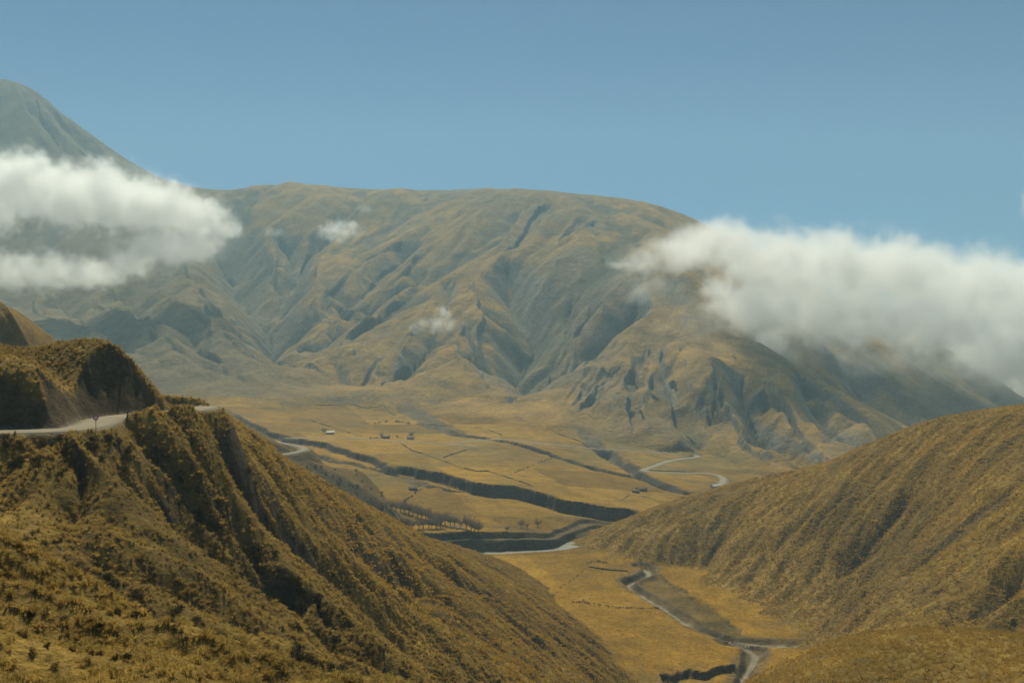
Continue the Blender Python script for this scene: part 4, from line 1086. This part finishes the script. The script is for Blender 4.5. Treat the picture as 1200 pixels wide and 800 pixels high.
    return tag(o, label, 'cloud', 'clouds lying against the mountains', 'stuff')

YL = 2080
cloud('cloud', [(p[0], p[1], YL, p[2], p[3]) for p in [(-90,235,60,50),(-40,230,60,48),(20,216,50,42),(75,228,55,38),(130,230,60,40),(185,243,55,36),(228,254,42,28),(258,262,24,18),
    (-60,310,60,30),(0,318,50,24),(55,318,45,24),(105,320,38,18),(150,306,36,20),(190,291,42,26),(226,284,32,22)]], 3.6, 0.03,
    'white cloud bank across the flank of the left peak', 1, amp=1.15, bias=0.08, thick=1.6)
def yr(px): return 1560 + max(0, px - 780) * 1.7
cloud('cloud', [(p[0], p[1], yr(p[0]), p[2], p[3]) for p in [(752,302,30,9),(792,294,46,20),(840,288,55,34),(900,302,65,38),(965,312,70,42),(1035,318,75,44),(1110,332,80,46),(1190,350,80,52),(1270,365,80,58),
    (880,350,60,40),(950,370,65,45),(900,395,45,24),(1020,372,65,36),(1090,380,70,38),(1170,405,60,50),(1240,430,60,55)]], 4.4, 0.021,
    'long grey white cloud covering the right end of the mountain', 2, amp=1.15, bias=0.08, thick=2.0)
cloud('cloud', [(395,270,2250,26,17),(412,268,2250,16,10)], 2.5, 0.03, 'small pale puff of cloud high on the mountain face', 3, amp=0.9, thick=0.8, edge=0.8)
cloud('cloud', [(512,380,1620,34,12),(520,368,1620,14,12),(490,384,1620,18,8)], 2.0, 0.035, 'thin wisp of cloud low on the middle of the mountain', 4, amp=0.9, thick=0.6, edge=0.9)
cloud('cloud', [(320,272,2350,18,7),(428,244,2600,14,7)], 2.5, 0.012, 'faint mist patch near the mountain saddle', 5, amp=0.9, thick=0.8, edge=0.9)
cloud('cloud', [(1206,240,2600,12,24)], 3.0, 0.012, 'faint cloud scrap in the sky at the right edge', 6, amp=0.9, thick=0.8, edge=0.9)

cloud('mist', [(p[0], p[1], yr(p[0]) - 60, p[2], p[3]) for p in [(900,420,70,26),(1000,425,80,32),(1090,430,90,40),(1180,440,80,45),(1250,450,80,50),(820,375,60,28),(765,345,50,24),(735,330,34,16)]], 5.0, 0.009,
    'thin grey mist hanging below the right cloud bank', 8, amp=0.9, edge=1.0, thick=0.8)
cloud('mist', [(p[0], p[1], 1960, p[2], p[3]) for p in [(-40,285,80,60),(60,285,80,60),(150,285,80,55),(230,275,60,45)]], 6.0, 0.004,
    'thin pale mist around the left cloud bank', 9, amp=0.9, edge=1.0, thick=0.7)

# ------------------------------------------------------------------ haze
hz = bpy.data.meshes.new('haze')
bx0, bx1, by0, by1, bz0, bz1 = -17500, 17500, -6200, 5400, -260, 1010
hv = [(x, y, z) for z in (bz0, bz1) for y in (by0, by1) for x in (bx0, bx1)]
hz.from_pydata(hv, [], [(0,2,3,1),(4,5,7,6),(0,1,5,4),(2,6,7,3),(0,4,6,2),(1,3,7,5)]); hz.update()
hm = bpy.data.materials.new('haze'); hm.use_nodes = True; t = hm.node_tree
for n in list(t.nodes): t.nodes.remove(n)
o_ = t.nodes.new('ShaderNodeOutputMaterial'); pv = t.nodes.new('ShaderNodeVolumePrincipled')
pv.inputs['Color'].default_value = (0.52, 0.82, 1.0, 1); pv.inputs['Density'].default_value = 1.3e-4; pv.inputs['Anisotropy'].default_value = 0.2
t.links.new(pv.outputs[0], o_.inputs['Volume']); hz.materials.append(hm)
hm.cycles.homogeneous_volume = True
ho = bpy.data.objects.new('haze', hz); COL.objects.link(ho); tag(ho, 'thin pale blue haze filling the valley air', 'haze', kind='stuff')
print('t all', time.time() - T0)
